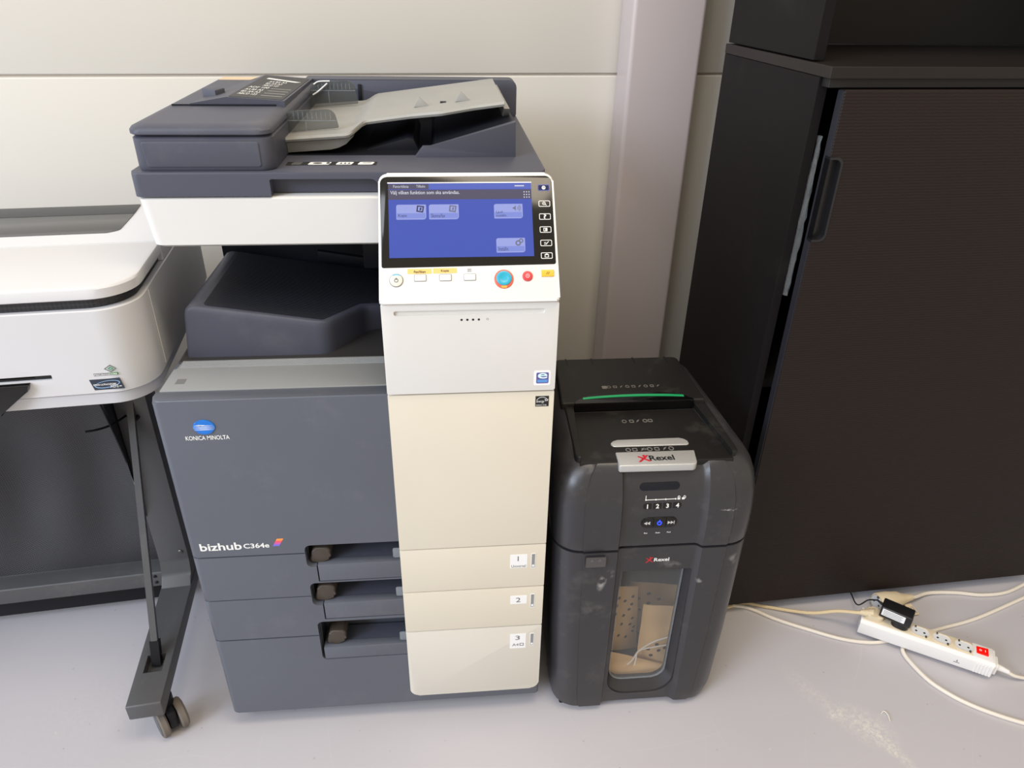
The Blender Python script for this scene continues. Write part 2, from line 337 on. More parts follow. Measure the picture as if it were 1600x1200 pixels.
def cut(o, cutters, ang=35):
    """boolean difference, baked into the mesh"""
    par = o.parent; o.parent = None; tmp = []
    for bm in cutters:
        me = bpy.data.meshes.new('cut'); bmesh.ops.recalc_face_normals(bm, faces=bm.faces); bm.to_mesh(me); bm.free()
        c = bpy.data.objects.new('cut', me); COL.objects.link(c); tmp.append(c)
        md = o.modifiers.new('b', 'BOOLEAN'); md.object = c; md.operation = 'DIFFERENCE'; md.solver = 'EXACT'
    bpy.context.view_layer.update()
    dg = bpy.context.evaluated_depsgraph_get(); me = bpy.data.meshes.new_from_object(o.evaluated_get(dg)); o.modifiers.clear()
    old = o.data; o.data = me; me.name = old.name; bpy.data.meshes.remove(old)
    for c in tmp:
        d = c.data; bpy.data.objects.remove(c); bpy.data.meshes.remove(d)
    for p in me.polygons: p.use_smooth = True
    me.set_sharp_from_angle(angle=math.radians(ang))
    if par: o.parent = par
    return o
def tag(o, label, cat, group=None):
    o['label'] = label; o['category'] = cat
    if group: o['group'] = group
    return o
def thing(name, label, cat, loc=(0, 0, 0), rz=0.0, group=None):
    o = bpy.data.objects.new(name, None); COL.objects.link(o); o.location = loc; o.rotation_euler = (0, 0, rz); o.empty_display_size = 0.1
    return tag(o, label, cat, group)
def struct(name, bm, m, parent=None):
    o = obj(name, bm, m, parent)
    if not parent: o['kind'] = 'structure'
    return o
def txt(name, body, fr, u, v, m, parent, w=None, h=None, bold=0.0, d=0.0003, shear=0.0, align='L', label=None):
    """lettering as thin raised print in plane fr, lower-left at (u, v); fitted to width w / height h"""
    cu = bpy.data.curves.new('t', 'FONT'); cu.body = body; cu.size = 1.0; cu.offset = bold; cu.extrude = 0.0; cu.shear = shear; cu.resolution_u = 3
    t = bpy.data.objects.new('t', cu); me = bpy.data.meshes.new_from_object(t)
    bpy.data.objects.remove(t); bpy.data.curves.remove(cu)
    xs = [q.co.x for q in me.vertices]; ys = [q.co.y for q in me.vertices]
    x0, x1, y0, y1 = min(xs), max(xs), min(ys), max(ys)
    sy = h / (y1 - y0) if h else w / (x1 - x0); sx = w / (x1 - x0) if w else sy
    off = {'L': 0, 'C': -(x1 - x0) * sx / 2}[align]
    for q in me.vertices: q.co = fr.p(u + off + (q.co.x - x0) * sx, v + (q.co.y - y0) * sy, d)
    me.name = name; me.materials.append(m)
    o = bpy.data.objects.new(name, me); COL.objects.link(o); o.parent = parent
    if label: o['label'] = label
    return o
def pr(name, fr, poly, m, parent, d0=-0.001, d1=0.0003, bev=0.0, label=None):
    return obj(name, prism(BM(), fr, poly, d0, d1, bev), m, parent, label=label)

# ------------------------------------------------------------------ the setting
bm = BM(); box(bm, -4, 5.5, -4, 1.6, -0.06, 0.0); struct('floor', bm, m_floor)
WA = 0.0842
wall = bpy.data.objects.new('wall_back', None); COL.objects.link(wall); wall.location = (0, 0.7995, 0); wall.rotation_euler = (0, 0, WA); wall['kind'] = 'structure'
bm = BM(); box(bm, -4, 5, 0.0055, 0.09, 0, 3.4); obj('backing', bm, m_gap, wall)
zs = [0.0, 0.128, 1.128, 2.128, 3.128]
for a, b in zip(zs[:-1], zs[1:]):
    bm = BM(); box(bm, -4, 5, 0.0, 0.05, a + 0.0022, b - 0.0022, 0.0035, 3); obj('panel', bm, m_wall, wall)
pil = BM(); prism(pil, top(0), rect(0.873, -0.092, 1.044, -0.001, 0.010, 6), 0.0, 3.4)
o = struct('trim_1', pil, m_pillar); o.location = wall.location; o.rotation_euler = wall.rotation_euler; o['label'] = 'mauve grey painted steel pillar against the wall'

# ------------------------------------------------------------------ PHOTOCOPIER (front-left bottom corner at the origin)
cp = thing('photocopier', 'large slate grey and cream office photocopier with a touch screen', 'photocopier')
W_, D_ = 0.615, 0.66
def plan(x0, x1, y0, y1, rfl=0.018, rfr=0.012, rb=0.006): return rpoly([(x0, y0), (x1, y0), (x1, y1), (x0, y1)], [rfl, rfr, rb, rb], 6)
bm = BM(); prism(bm, top(0), plan(0.001, W_ - 0.001, 0.022, D_), 0.042, 0.764, 0.002); body = obj('body', bm, m_grey, cp)
for x in (0.07, 0.54):
    for y in (0.09, 0.58): obj('foot', cylb(BM(), (x, y, 0.0), (x, y, 0.0425), 0.022, 0.003), m_inner, cp)
def cutbox(x0, x1, z0, z1, r, y0=-0.05, y1=0.05):
    b = BM(); prism(b, front(0), rect(x0, z0, x1, z1, r, 4), -y1, -y0); return b
recs = [(0.191, 0.421, 0.471, 0.207, 0.385), (0.190, 0.327, 0.382, 0.2075, 0.290), (0.192, 0.182, 0.284, 0.195, 0.182)]
def cutters():
    L = []
    for (x0, z0, z1, gx, gz) in recs:
        L.append(cutbox(x0, 0.40, z0, z1, 0.010)); 
        if gz < z0: L.append(cutbox(gx, 0.40, gz, z0 + 0.02, 0.002))
    return L
def plate(name, z0, z1, bz=0.0018, parent=cp, x1=W_, low=0.0):
    b = BM(); prism(b, top(0), plan(0.0, x1, 0.0, 0.0215, 0.018, 0.008, 0.0), z0, z1, bz, 2, True)
    return obj(name, b, m_grey, parent)
door = plate('front_door', 0.4548, 0.764); cut(door, cutters())
trays = []
for k, (z0, z1) in enumerate(((0.3518, 0.4522), (0.2500, 0.3498), (0.042, 0.2470))):
    t = plate('paper_tray', z0, z1); cut(t, cutters()); trays.append(t)
cut(body, [cutbox(r[0] + 0.001, 0.40, r[1] if r[4] >= r[1] else r[1], r[2], 0.008, -0.05, 0.062) for r in recs])
for t, (x0, z0, z1, gx, gz), ztop, pz in zip(trays, recs, (0.4245, 0.3305, 0.2135), ((0.4225, 0.462), (0.3295, 0.372), (0.214, 0.254))):
    b = BM(); box(b, gx + 0.0018, 0.362, -0.0002, 0.018, gz + 0.0012, ztop, 0.0018); obj('grip', b, m_grey, t)
    b = BM(); box(b, gx + 0.0018, 0.362, 0.018, 0.055, ztop - 0.006, ztop - 0.002); obj('grip_shelf', b, m_adf, t)
    px0 = x0 + (0.008 if gz == z0 else 0.0015)
    b = BM(); prism(b, front(0.010), rpoly([(px0, pz[0]), (px0 + 0.022, pz[0]), (px0 + 0.040, pz[0] + 0.010), (px0 + 0.040, pz[1] - 0.006), (px0 + 0.010, pz[1] - 0.006)], 0.008, 4), -0.03, 0.002, 0.004, 3); obj('latch_pad', b, m_brown, t, label='brown moulded latch pad')
    b = BM(); prism(b, front(0.004), rect(0.341, ztop + 0.006, 0.356, ztop + 0.027, 0.003), -0.001, 0.0006, 0.0003); obj('clear_tab', b, m_clear, t, label='clear plastic tab')
for zc in (0.4535, 0.3508, 0.2485):
    b = BM(); box(b, 0.004, 0.189, 0.0045, 0.022, zc - 0.0022, zc + 0.0022); obj('seam_gap', b, m_inner, cp)
# emblem and lettering on the grey door
F0 = front(0.0)
em = pr('globe_emblem', F0, circ(0.071, 0.7205, 0.0166, 0.0128, 36), m_kmblue, door, -0.001, 0.0018, 0.0012, 'blue globe emblem')
b = BM()
for k, (zz, hw, th) in enumerate(((0.7245, 0.0145, 0.0010), (0.7222, 0.0158, 0.0008), (0.7202, 0.0160, 0.0007), (0.7183, 0.0155, 0.0006), (0.7166, 0.0145, 0.0005))):
    prism(b, F0, [(0.071 - hw, zz - 0.0009), (0.071 - hw * .3, zz - 0.0009 - th * .5), (0.071 + hw, zz - 0.0006), (0.071 + hw * .2, zz - 0.0004)], 0.0008, 0.0020)
prism(b, F0, [(0.0570, 0.7238), (0.064, 0.7228), (0.073, 0.7246), (0.0640, 0.7252)], 0.0008, 0.0020)
obj('emblem_stripes', b, m_print, door)
txt('lettering', 'KONICA MINOLTA', F0, 0.0395, 0.6965, m_print, door, 0.066, 0.0078, 0.012)
txt('lettering', 'bizhub', F0, 0.0185, 0.4695, m_print, door, 0.069, 0.0165, 0.020)
txt('lettering', 'C364e', F0, 0.0905, 0.4712, m_print, door, 0.043, 0.0108, 0.022)
for k, c in enumerate(((120, 110, 215), (205, 90, 170), (236, 92, 96), (246, 150, 70))):
    z0 = 0.4735 + k * 0.0040; sh = 0.0022 * k
    pr('colour_stripe', F0, [(0.139 + sh, z0), (0.150 + sh, z0), (0.1522 + sh, z0 + 0.0040), (0.1412 + sh, z0 + 0.0040)], mat('emblem_stripe_%d' % k, c, 0.4), door)
# silver ledge on top of the body
b = BM(); prism(b, top(0.764), plan(0.0, 0.358, 0.0, 0.030, 0.018, 0.0, 0.0), 0.0, 0.004, 0.002); obj('ledge_rim', b, m_grey, cp)
b = BM(); prism(b, top(0.764), rpoly([(0.0055, 0.029), (0.352, 0.029), (0.352, 0.129), (0.0115, 0.129), (0.0115, 0.100), (0.0055, 0.100)], 0.0012, 2), 0.0, 0.0052, 0.001); ledge = obj('ledge_panel', b, m_ledge, cp, label='silver grey ledge panel')
for k in range(5):
    b = BM(); box(b, 0.014, 0.35, 0.1035 + k * 0.0045, 0.1060 + k * 0.0045, 0.7688, 0.7702, 0.0004, 1); obj('rib', b, m_ledge, ledge)
pr('grey_patch', top(0.7692), rect(0.022, 0.050, 0.036, 0.066), m_ledge2, ledge, -0.001, 0.0002)
# sloped exit tray hump
def hz(u, v): return 0.858 - 0.165 * (u - 0.04)
def hplan(sl, sf, r=0.004): return rpoly([(0.012 + sl, 0.146 + sf), (0.248 - sf * .3, 0.146 + sf), (0.305 - sf * .5, 0.235 + sf), (0.372, 0.262 + sf), (0.372, 0.415), (0.012 + sl, 0.415)], [0.004 + r, 0.035, 0.03, 0.004, 0.004, 0.004], 6)
b = BM(); rings = [[Vector((u, v, 0.764)) for u, v in hplan(0, 0)]]
for sl, sf, dz in ((0.0095, 0.0005, -0.020), (0.0120, 0.0010, -0.010), (0.0165, 0.0020, -0.004), (0.0225, 0.0040, -0.0010), (0.0300, 0.0060, 0.0)): rings.append([Vector((u, v, hz(u, v) + dz)) for u, v in hplan(sl, sf)])
loft(b, rings); hump = obj('exit_tray', b, m_adf, cp, 50)
b = BM(); prism(b, top(0.0), rpoly([(0.052, 0.157), (0.240, 0.157), (0.293, 0.243), (0.365, 0.275), (0.365, 0.41), (0.052, 0.41)], 0.008, 4), 0.78, 0.85, 0, 2, False, lambda u, v: hz(u, v) + 0.0006); obj('ribbed_surface', b, m_rib, hump)
b = BM(); box(b, 0.004, 0.370, 0.1285, 0.50, 0.7635, 0.7662, .0008, 1); obj('tray_floor', b, m_floor_tray, cp)
# inner rear housing, right column, scanner support
b = BM(); prism(b, top(0.0), rect(0.006, 0.455, 0.612, 0.655, 0.006), 0.762, 0.965); rear = obj('rear_housing', b, m_inner, cp)
b = BM(); prism(b, front(0.455), [(0.195, 0.846), (0.30, 0.828), (0.37, 0.816), (0.37, 0.80), (0.195, 0.826)], -0.01, 0.012, 0.001); obj('exit_ridge', b, m_inner, rear)
b = BM(); prism(b, top(0.0), rect(0.368, 0.04, 0.612, 0.50, 0.006), 0.762, 0.965, 0.002); obj('right_housing', b, m_inner, cp)
b = BM(); box(b, 0.30, 0.369, 0.30, 0.50, 0.86, 0.965, 0.004); obj('exit_unit', b, m_inner, cp)
# scanner
b = BM(); r0 = plan(0.006, 0.604, 0.132, 0.640, 0.016, 0.016, 0.006); r1 = plan(0.001, 0.608, 0.124, 0.648, 0.016, 0.016, 0.006)
loft(b, [[Vector((u * .985 + .0045, v + .006, 0.9625)) for u, v in r0], [Vector((u, v, 0.9665)) for u, v in r0], [Vector((u, v, 1.0385)) for u, v in r1], [Vector((u * .99 + .003, v + .003, 1.0405)) for u, v in r1]]); scan = obj('scanner_unit', b, m_white, cp)
# document feeder
b = BM(); prism(b, top(0.0), plan(-0.001, 0.604, 0.123, 0.648, 0.012, 0.014, 0.006), 1.0425, 1.0775, 0.003, 3); adf = obj('feeder_base', b, m_adf, cp)
c1 = BM(); prism(c1, front(0), rpoly([(0.195, 1.030), (0.353, 1.030), (0.353, 1.0675), (0.195, 1.0675)], [0, 0, 0.012, 0.003], 5), -0.146, -0.10); cut(adf, [c1])
c1 = plan(0.010, 0.203, 0.132, 0.64, 0.016, 0.02, 0.008); c2 = plan(0.008, 0.204, 0.130, 0.64, 0.018, 0.02, 0.008)
cc = plan(0.013, 0.200, 0.136, 0.64, 0.02, 0.02, 0.008); cd = plan(0.03, 0.188, 0.157, 0.63, 0.02, 0.02, 0.008)
b = BM(); loft(b, [[Vector((u, v, z)) for u, v in c] for c, z in ((c1, 1.0780), (c2, 1.082), (c2, 1.1235), (cc, 1.1275))]); fc = obj('feeder_cover', b, m_adf, cp)
b = BM(); prism(b, front(0.1305), rpoly([(0.026, 1.0835), (0.186, 1.0835), (0.186, 1.1195), (0.022, 1.1195)], 0.004, 3), -0.004, 0.0018, 0.0015, 3); obj('cover_face', b, m_adf, fc)
b = BM(); c3 = plan(0.006, 0.2045, 0.128, 0.64, 0.02, 0.022, 0.008)
def topring(s, z0, sl): 
    base = plan(0.006 + s, 0.2045 - s, 0.128 + s * 1.0, 0.64 - s, max(.004, 0.02 - s * .3), max(.004, 0.022 - s * .3), 0.008)
    return [Vector((u, v, z0 + min(max(v - 0.128, 0), 0.155) * sl)) for u, v in base]
loft(b, [topring(0.002, 1.1280, 0), topring(0, 1.1295, 0), topring(0.0, 1.1345, 0.0), topring(0.003, 1.1385, 0.008), topring(0.009, 1.1410, 0.018), topring(0.018, 1.1420, 0.026)]); lid = obj('feeder_lid', b, m_adf, cp, 40)
b = BM(); box(b, 0.024, 0.186, 0.2845, 0.2860, 1.1440, 1.1464); obj('lid_seam', b, m_inner, lid)
# raised printed instruction plate on the lid
b = BM(); HZ = 1.1455
TP = [(0.050, 0.292, .001), (0.108, 0.292, .011), (0.198, 0.292, .005), (0.198, 0.600, .002), (0.108, 0.600, .008), (0.068, 0.50, .001)]
lo = [b.verts.new((u, v, HZ - .004)) for u, v, h in TP]; hi = [b.verts.new((u, v, HZ + h)) for u, v, h in TP]
b.faces.new((hi[1], hi[2], hi[3], hi[4])); b.faces.new((hi[0], hi[1], hi[4])); b.faces.new((hi[0], hi[4], hi[5])); b.faces.new(lo[::-1])
for i in range(6): b.faces.new((lo[i], lo[(i + 1) % 6], hi[(i + 1) % 6], hi[i]))
plate_ = obj('lid_handle', b, m_adf, lid, 10)
LF = Fr((0.110, 0.298, HZ + 0.0109), (0.9978, 0, -0.0665), (0, 0.99995, -0.0098))
LF.n = LF.e1.cross(LF.e2).normalized()
pr('instruction_label', LF, rect(0.0, 0, 0.084, 0.285, 0.003), mat('dark_label', (66, 66, 68), 0.5, spec=0.2), plate_, -0.001, 0.0006)
for k, (y, a, w2) in enumerate(((0.03, 0.006, 0.030), (0.056, 0.006, 0.030), (0.082, 0.006, 0.030), (0.112, 0.006, 0.034), (0.142, 0.024, 0.026), (0.168, 0.024, 0.028), (0.194, 0.024, 0.032))):
    txt('lettering', ('ABCD 123', 'B5 A4 A3', 'A4 B5 A5', 'ADF 100')[k % 4], LF, a, y, m_print, plate_, w2, 0.018, 0.01, 0.0008)
for k in range(4):
    pr('printed_line', LF, rect(0.044, 0.03 + 0.028 * k, 0.078, 0.034 + 0.028 * k), m_faint0, plate_, 0.0004, 0.0008)
pr('printed_arrow', LF, [(0.012, 0.240), (0.070, 0.215), (0.078, 0.223), (0.04, 0.242), (0.014, 0.255)], m_print, plate_, 0.0004, 0.0008)
b = BM(); prism(b, top(HZ), [(0.048, 0.375), (0.076, 0.350), (0.084, 0.380), (0.060, 0.420)], 0, 0.013, 0.002); obj('lid_catch', b, m_adf, plate_)
b = BM(); prism(b, top(HZ), [(0.078, 0.378), (0.100, 0.372), (0.100, 0.42), (0.074, 0.42)], 0, 0.004, 0.001); obj('catch_recess', b, m_inner, plate_)
pr('beige_tape', top(1.1462), rect(0.022, 0.585, 0.100, 0.622), mat('beige_tape', (214, 192, 160), 0.6), lid, -0.002, 0.0006, label='beige tape strip')
# hinge bar across the back
b = BM(); prism(b, front(0.648), rpoly([(0.18, 1.0775), (0.604, 1.0775), (0.604, 1.147), (0.18, 1.147)], [0, 0.004, 0.014, 0.003], 6), 0.0, 0.05, 0.003); hinge = obj('hinge_bar', b, m_adf, cp)
b = BM(); box(b, 0.285, 0.292, 0.594, 0.60, 1.10, 1.138, 0.001); obj('hinge_slot', b, m_inner, hinge)
# output bed under the feeder tray
b = BM(); box(b, 0.203, 0.565, 0.235, 0.60, 1.0770, 1.0785); obj('output_bed', b, m_inner, cp)
b = BM(); prism(b, front(0.232), [(0.405, 1.077), (0.567, 1.077), (0.566, 1.132), (0.43, 1.0935), (0.418, 1.0935)], -0.0, 0.012, 0.001); ramp = obj('output_ramp', b, m_adf, cp)
b = BM(); prism(b, front(0.59), [(0.43, 1.077), (0.566, 1.077), (0.566, 1.130), (0.437, 1.092)], 0.0, 0.357); obj('ramp_surface', b, m_inner, ramp)
b = BM(); prism(b, front(0.50), [(0.32, 1.0775), (0.41, 1.0775), (0.402, 1.096), (0.392, 1.097)], 0.0, 0.23, 0.001); obj('output_stop', b, m_inner, cp)
# pictogram strip beside the feeder
TF = top(1.0775)
stp = pr('pictogram_strip', TF, rect(0.212, 0.166, 0.348, 0.188, 0.002), m_black, adf, -0.001, 0.0004)
for x0, x1, mm in ((0.219, 0.236, m_dgrey), (0.244, 0.279, m_print), (0.286, 0.313, m_print), (0.319, 0.3445, m_print)):
    pr('pictogram', TF, rpoly([(x0, 0.169), (x1 - .003, 0.169), (x1, 0.185), (x0 + .003, 0.185)], 0.002, 2), mm, adf, 0.0002, 0.0007)
b = BM(); prism(b, TF, circ(0.2585, 0.177, 0.007, 0.005, 14), 0.0006, 0.001); prism(b, TF, circ(0.274, 0.178, 0.0028, 0.006, 10), 0.0006, 0.001)
for x in (0.292, 0.298, 0.304): prism(b, TF, [(x, 0.172), (x + .004, 0.172), (x + .002, 0.182)], 0.0006, 0.001)
prism(b, TF, [(0.326, 0.176), (0.338, 0.178), (0.340, 0.181), (0.327, 0.178)], 0.0006, 0.001)
obj('pictogram_print', b, m_dgrey, adf)
# document feed tray: an S-shaped sloping plate
def tz(x):
    z = 1.1045 + 0.07 * (x - 0.19)
    s = min(max((x - 0.298) / 0.03, 0), 1); s = s * s * (3 - 2 * s)
    return z * (1 - s) + (1.1245 + 0.128 * (x - 0.32)) * s
def ty0(x):
    s = min(max((x - 0.300) / 0.03, 0), 1); s = s * s * (3 - 2 * s)
    return 0.232 * (1 - s) + 0.272 * s + (0.012 * min(max((0.41 - abs(x - 0.45) * 4 - 0.2) / 0.21, 0), 1) if x > 0.36 else 0) * -1
xs = [0.188 + (0.552 - 0.188) * k / 60 for k in range(61)]
b = BM(); rings = []
for x in xs:
    z = tz(x); y0 = ty0(x); y1 = 0.565; t = 0.009
    rings.append([Vector((x, y0 + .0, z - t * .8)), Vector((x, y0 - .0015, z - t * .4)), Vector((x, y0 + .001, z)), Vector((x, y1, z)), Vector((x, y1, z - t))])
loft(b, rings); ft = obj('document_tray', b, m_feed, cp, 40)
b = BM(); rings = []
for x in [0.188 + 0.012 * k for k in range(11)]:
    z = tz(x) - 0.009; q = 0.016 * (1 - max(0, (x - 0.27) / 0.04) ** 2)
    rings.append([Vector((x, 0.238, z)), Vector((x, 0.242, z - q)), Vector((x, 0.55, z - q)), Vector((x, 0.555, z))])
loft(b, rings); obj('tray_underside', b, m_feed, ft, 50)
b = BM(); prism(b, side(0.552), [(0.275, 1.143), (0.565, 1.143), (0.565, 1.080), (0.40, 1.080), (0.30, 1.128)], 0.0, 0.010, 0.002); obj('tray_support', b, m_feed, ft)
for x, y in ((0.415, 0.335), (0.485, 0.335)):
    b = BM(); z = tz(x); prism(b, front(y), [(x - 0.012, z - 0.001), (x + 0.014, z + 0.001), (x - 0.002, z + 0.016)], 0, 0.004, 0.0008); obj('stop_fin', b, m_feed, ft)
b = BM(); box(b, 0.448, 0.458, 0.342, 0.352, tz(0.453) - 0.001, tz(0.453) + 0.0015); obj('sensor_hole', b, m_inner, ft)
# clear side guides
def guide(y, x0, x1, zb, zt):
    b = BM(); prism(b, front(y), rpoly([(x0, zb), (x1 + 0.004, zb + 0.008), (x1 - 0.002, zt), (x0 + 0.004, zt - 0.004)], [0.002, 0.002, 0.014, 0.014], 5), -0.0015, 0.0015, 0.0006)
    g = obj('paper_guide', b, m_smoke, ft, label='smoky clear paper guide')
    b = BM(); 
    for k in range(9):
        x = x0 + 0.018 + k * 0.0072; box(b, x, x + 0.0009, y - 0.0022, y - 0.0014, zt - 0.016, zt - 0.005)
    box(b, x0 + 0.036, x0 + 0.0372, y - 0.0022, y - 0.0014, zb + 0.004, zt - 0.018); box(b, x0 + 0.004, x1, y - 0.0022, y - 0.0014, zt - 0.0185, zt - 0.0172)
    obj('guide_ribs', b, m_clear, g)
    return g
guide(0.268, 0.196, 0.280, 1.106, 1.143)
g2 = guide(0.50, 0.204, 0.290, 1.108, 1.157)
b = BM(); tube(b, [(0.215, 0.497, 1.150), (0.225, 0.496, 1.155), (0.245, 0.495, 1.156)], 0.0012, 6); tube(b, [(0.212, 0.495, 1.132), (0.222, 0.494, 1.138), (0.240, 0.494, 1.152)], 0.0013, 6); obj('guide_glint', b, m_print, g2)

# cream control column -------------------------------------------------
X0, X1 = 0.354, 0.6125
def colpanel(name, z0, z1, m, parent, rb=0.0, y0=-0.006):
    b = BM(); prism(b, front(0.020), rpoly([(X0, z0), (X1, z0), (X1, z1), (X0, z1)], [rb, rb, 0.0015, 0.0015], 6), 0.0, 0.020 - y0, 0.0022, 3); return obj(name, b, m, parent)
colpanel('upper_panel', 0.7725, 0.9205, m_white, cp, 0.002, -0.0085)
colpanel('side_door', 0.4555, 0.7690, m_cream, cp, 0.001)
FC = front(-0.006)
t1, t2, t3 = trays
colpanel('tray_front', 0.3525, 0.4530, m_cream, t1, 0.001, -0.0055); colpanel('tray_front', 0.2505, 0.3500, m_cream, t2, 0.001, -0.0055); colpanel('tray_front', 0.0655, 0.2480, m_cream2, t3, 0.018, -0.0055)
FT = front(-0.0055)
for t, (lx, lz0, lz1, dx, dz0, dz1) in zip(trays, ((0.549, 0.399, 0.431, 0.588, 0.398, 0.431), (0.551, 0.308, 0.329, 0.5895, 0.298, 0.331), (0.552, 0.187, 0.227, 0.592, 0.193, 0.226))):
    pr('number_label', FT, rect(lx, lz0, lx + 0.031, lz1, 0.0008, 2), m_sticker, t, -0.001, 0.0003)
    ring_ = BM(); ring(ring_, FT, rect(dx - .0008, dz0 - .0008, dx + 0.0068, dz1 + .0008, 0.001, 2), rect(dx, dz0, dx + 0.006, dz1, 0.001, 2), -0.001, 0.0006); obj('level_frame', ring_, m_sticker, t)
    pr('level_window', FT, rect(dx, dz0, dx + 0.006, dz1, 0.001, 2), m_ledge, t, -0.002, 0.0002)
    pr('level_mark', FT, rect(dx + .001, dz0 + .002, dx + 0.005, dz0 + .007), m_sticker, t, -0.001, 0.0005)
txt('lettering', '1', FT, 0.5625, 0.4155, m_dgrey, t1, None, 0.0115, 0, 0.0005); txt('lettering', 'Universal', FT, 0.5515, 0.4005, m_dgrey, t1, 0.026, 0.0062, 0, 0.0005)
txt('lettering', '2', FT, 0.5615, 0.3125, m_dgrey, t2, 0.0085, 0.0115, 0, 0.0005)
txt('lettering', '3', FT, 0.5625, 0.2105, m_dgrey, t3, 0.0085, 0.0115, 0, 0.0005); txt('lettering', 'A4', FT, 0.5565, 0.1935, m_ledge2, t3, 0.0125, 0.0075, 0, 0.0005)
ring_ = BM(); ring(ring_, FT, rect(0.571, 0.1935, 0.579, 0.201, 0.0005, 1), rect(0.5723, 0.1948, 0.5777, 0.1997, 0.0005, 1), -0.0005, 0.0005); obj('page_symbol', ring_, m_ledge2, t3)
up = bpy.data.objects['upper_panel']; FU = front(-0.0085)
cut(up, [prism(BM(), FU, rect(0.372, 0.9035, 0.592, 0.9110, 0.003, 3), -0.0035, 0.01)])
b = BM()
for k in range(4): prism(b, FU, circ(0.4695 + 0.0084 * k, 0.8955, 0.0017, None, 12), -0.001, 0.0003)
obj('indicator_dots', b, m_black, up)
b = BM(); ring(b, FU, circ(0.5075, 0.8960, 0.0017, None, 12), circ(0.5075, 0.8960, 0.0012, None, 12), 0, 0.0002); obj('sun_symbol', b, m_ledge, up)
est = pr('e_emblem_sticker', FU, rect(0.579, 0.7815, 0.605, 0.8075, 0.003), m_sticker, up, -0.001, 0.0002)
pr('emblem_field', FU, rect(0.5828, 0.785, 0.602, 0.804, 0.002), mat('violet_blue_field', (96, 84, 150), 0.35), up, 0, 0.0004)
txt('lettering', 'e', FU, 0.5850, 0.7935, mat('pale_cyan_print', (214, 246, 252), 0.4), up, 0.0150, 0.0098, 0.015, 0.0007)
pr('emblem_bar', FU, rect(0.5845, 0.7868, 0.6005, 0.7915, 0.0005, 1), mat('sky_blue_bar', (90, 150, 215), 0.4), up, 0.0002, 0.0006)
sd = bpy.data.objects['side_door']
pr('star_sticker', FC, rect(0.5832, 0.7415, 0.6045, 0.7605), m_black, sd, -0.001, 0.0003)
b = BM(); arc = [(0.594 + 0.0095 * math.cos(a), 0.7500 + 0.0088 * math.sin(a)) for a in [0.25 + 2.6 * k / 12 for k in range(13)]]
prism(b, FC, arc + [(u * .94 + .594 * .06, v * .93 + .75 * .07) for u, v in arc[::-1]], 0.0002, 0.0006)
star = [(0.6005 + (0.0034 if k % 2 == 0 else 0.0014) * math.sin(k * PI / 5), 0.7535 + (0.0034 if k % 2 == 0 else 0.0014) * math.cos(k * PI / 5)) for k in range(10)]
ring(b, FC, star, [(0.6005 + (u - 0.6005) * .6, 0.7535 + (v - 0.7535) * .6) for u, v in star], 0.0002, 0.0006); obj('star_print', b, m_print, sd)
txt('lettering', 'energy', FC, 0.5848, 0.7475, m_print, sd, 0.0125, 0.0045, 0.0, 0.0006)
txt('lettering', 'ENERGY STAR', FC, 0.5845, 0.7428, m_print, sd, 0.0165, 0.0024, 0.0, 0.0006)
# tilted control panel
PB = Vector((0.354, -0.014, 0.925)); ang_p = math.radians(53.31)
P = Fr(PB, (1, 0, 0), (0, math.cos(ang_p), math.sin(ang_p)))
PT = 0.1945                                     # length of the panel face
b = BM(); prism(b, P, rpoly([(-0.0005, 0.000), (0.2590, 0.000), (0.2570, PT), (0.0010, PT)], [0.005, 0.005, 0.013, 0.013], 6), -0.016, 0.0, 0.004, 4, True)
pan = obj('control_panel', b, m_white, cp)
b = BM(); prism(b, side(X0 - 0.001), rpoly([(-0.0105, 0.9225), (0.10, 0.9225), (0.11, 0.98), (0.075, 1.022), (-0.0105, 0.928)], 0.002, 3), 0.0, 0.2590, 0.002, 2, True); obj('panel_base', b, m_white, pan)
b = BM(); box(b, 0.42, 0.56, 0.09, 0.115, 0.955, 1.02, 0.004); obj('panel_arm', b, m_white, pan)
def V(v): return 0.005 + 0.916 * v - 0.075 * v * v
pr('glass_plate', P, rpoly([(0.0035, V(0.0520)), (0.2550, V(0.0545)), (0.2540, V(0.2045)), (0.0035, V(0.2035))], [0.003, 0.003, 0.010, 0.010]), m_glass, pan, -0.002, 0.0006, 0.0003, 'black glass touch screen plate')
D1 = 0.0007
pr('display', P, rect(0.015, V(0.068), 0.2235, V(0.1925)), m_lcd, pan, 0, D1)
pr('display_header', P, rect(0.015, V(0.182), 0.0735, V(0.191)), m_lcdband, pan, 0, D1 + .0001)
pr('display_tab', P, rect(0.0735, V(0.182), 0.2235, V(0.191)), m_lcdtab, pan, 0, D1 + .0001)
pr('display_band', P, rect(0.015, V(0.1645), 0.2235, V(0.181)), m_lcdband, pan, 0, D1 + .0001)
pr('display_edge', P, rect(0.014, V(0.1922), 0.2240, V(0.1938)), m_print, pan, 0, D1 + .0001)
D2 = D1 + 0.0003
txt('screen_text', 'Favoritlista', P, 0.0225, V(0.1845), m_lcdtxt, pan, 0.022, 0.0040, 0, D2); txt('screen_text', 'Tillbaka', P, 0.0555, V(0.1848), m_lcdtxt, pan, 0.013, 0.0038, 0, D2)
txt('screen_text', 'Välj vilken funktion som ska användas.', P, 0.018, V(0.1715), m_lcdtxt, pan, 0.100, 0.0072, 0.01, D2); pr('screen_text_bar', P, rect(0.199, V(0.186), 0.213, V(0.188)), m_lcdtxt, pan, 0, D2)
for i in range(3):
    for j in range(3): pr('screen_dot', P, rect(0.212 + i * .0036, V(0.1665 + j * .0045), 0.2135 + i * .0036, V(0.1685 + j * .0045)), m_lcdtxt, pan, 0, D2)
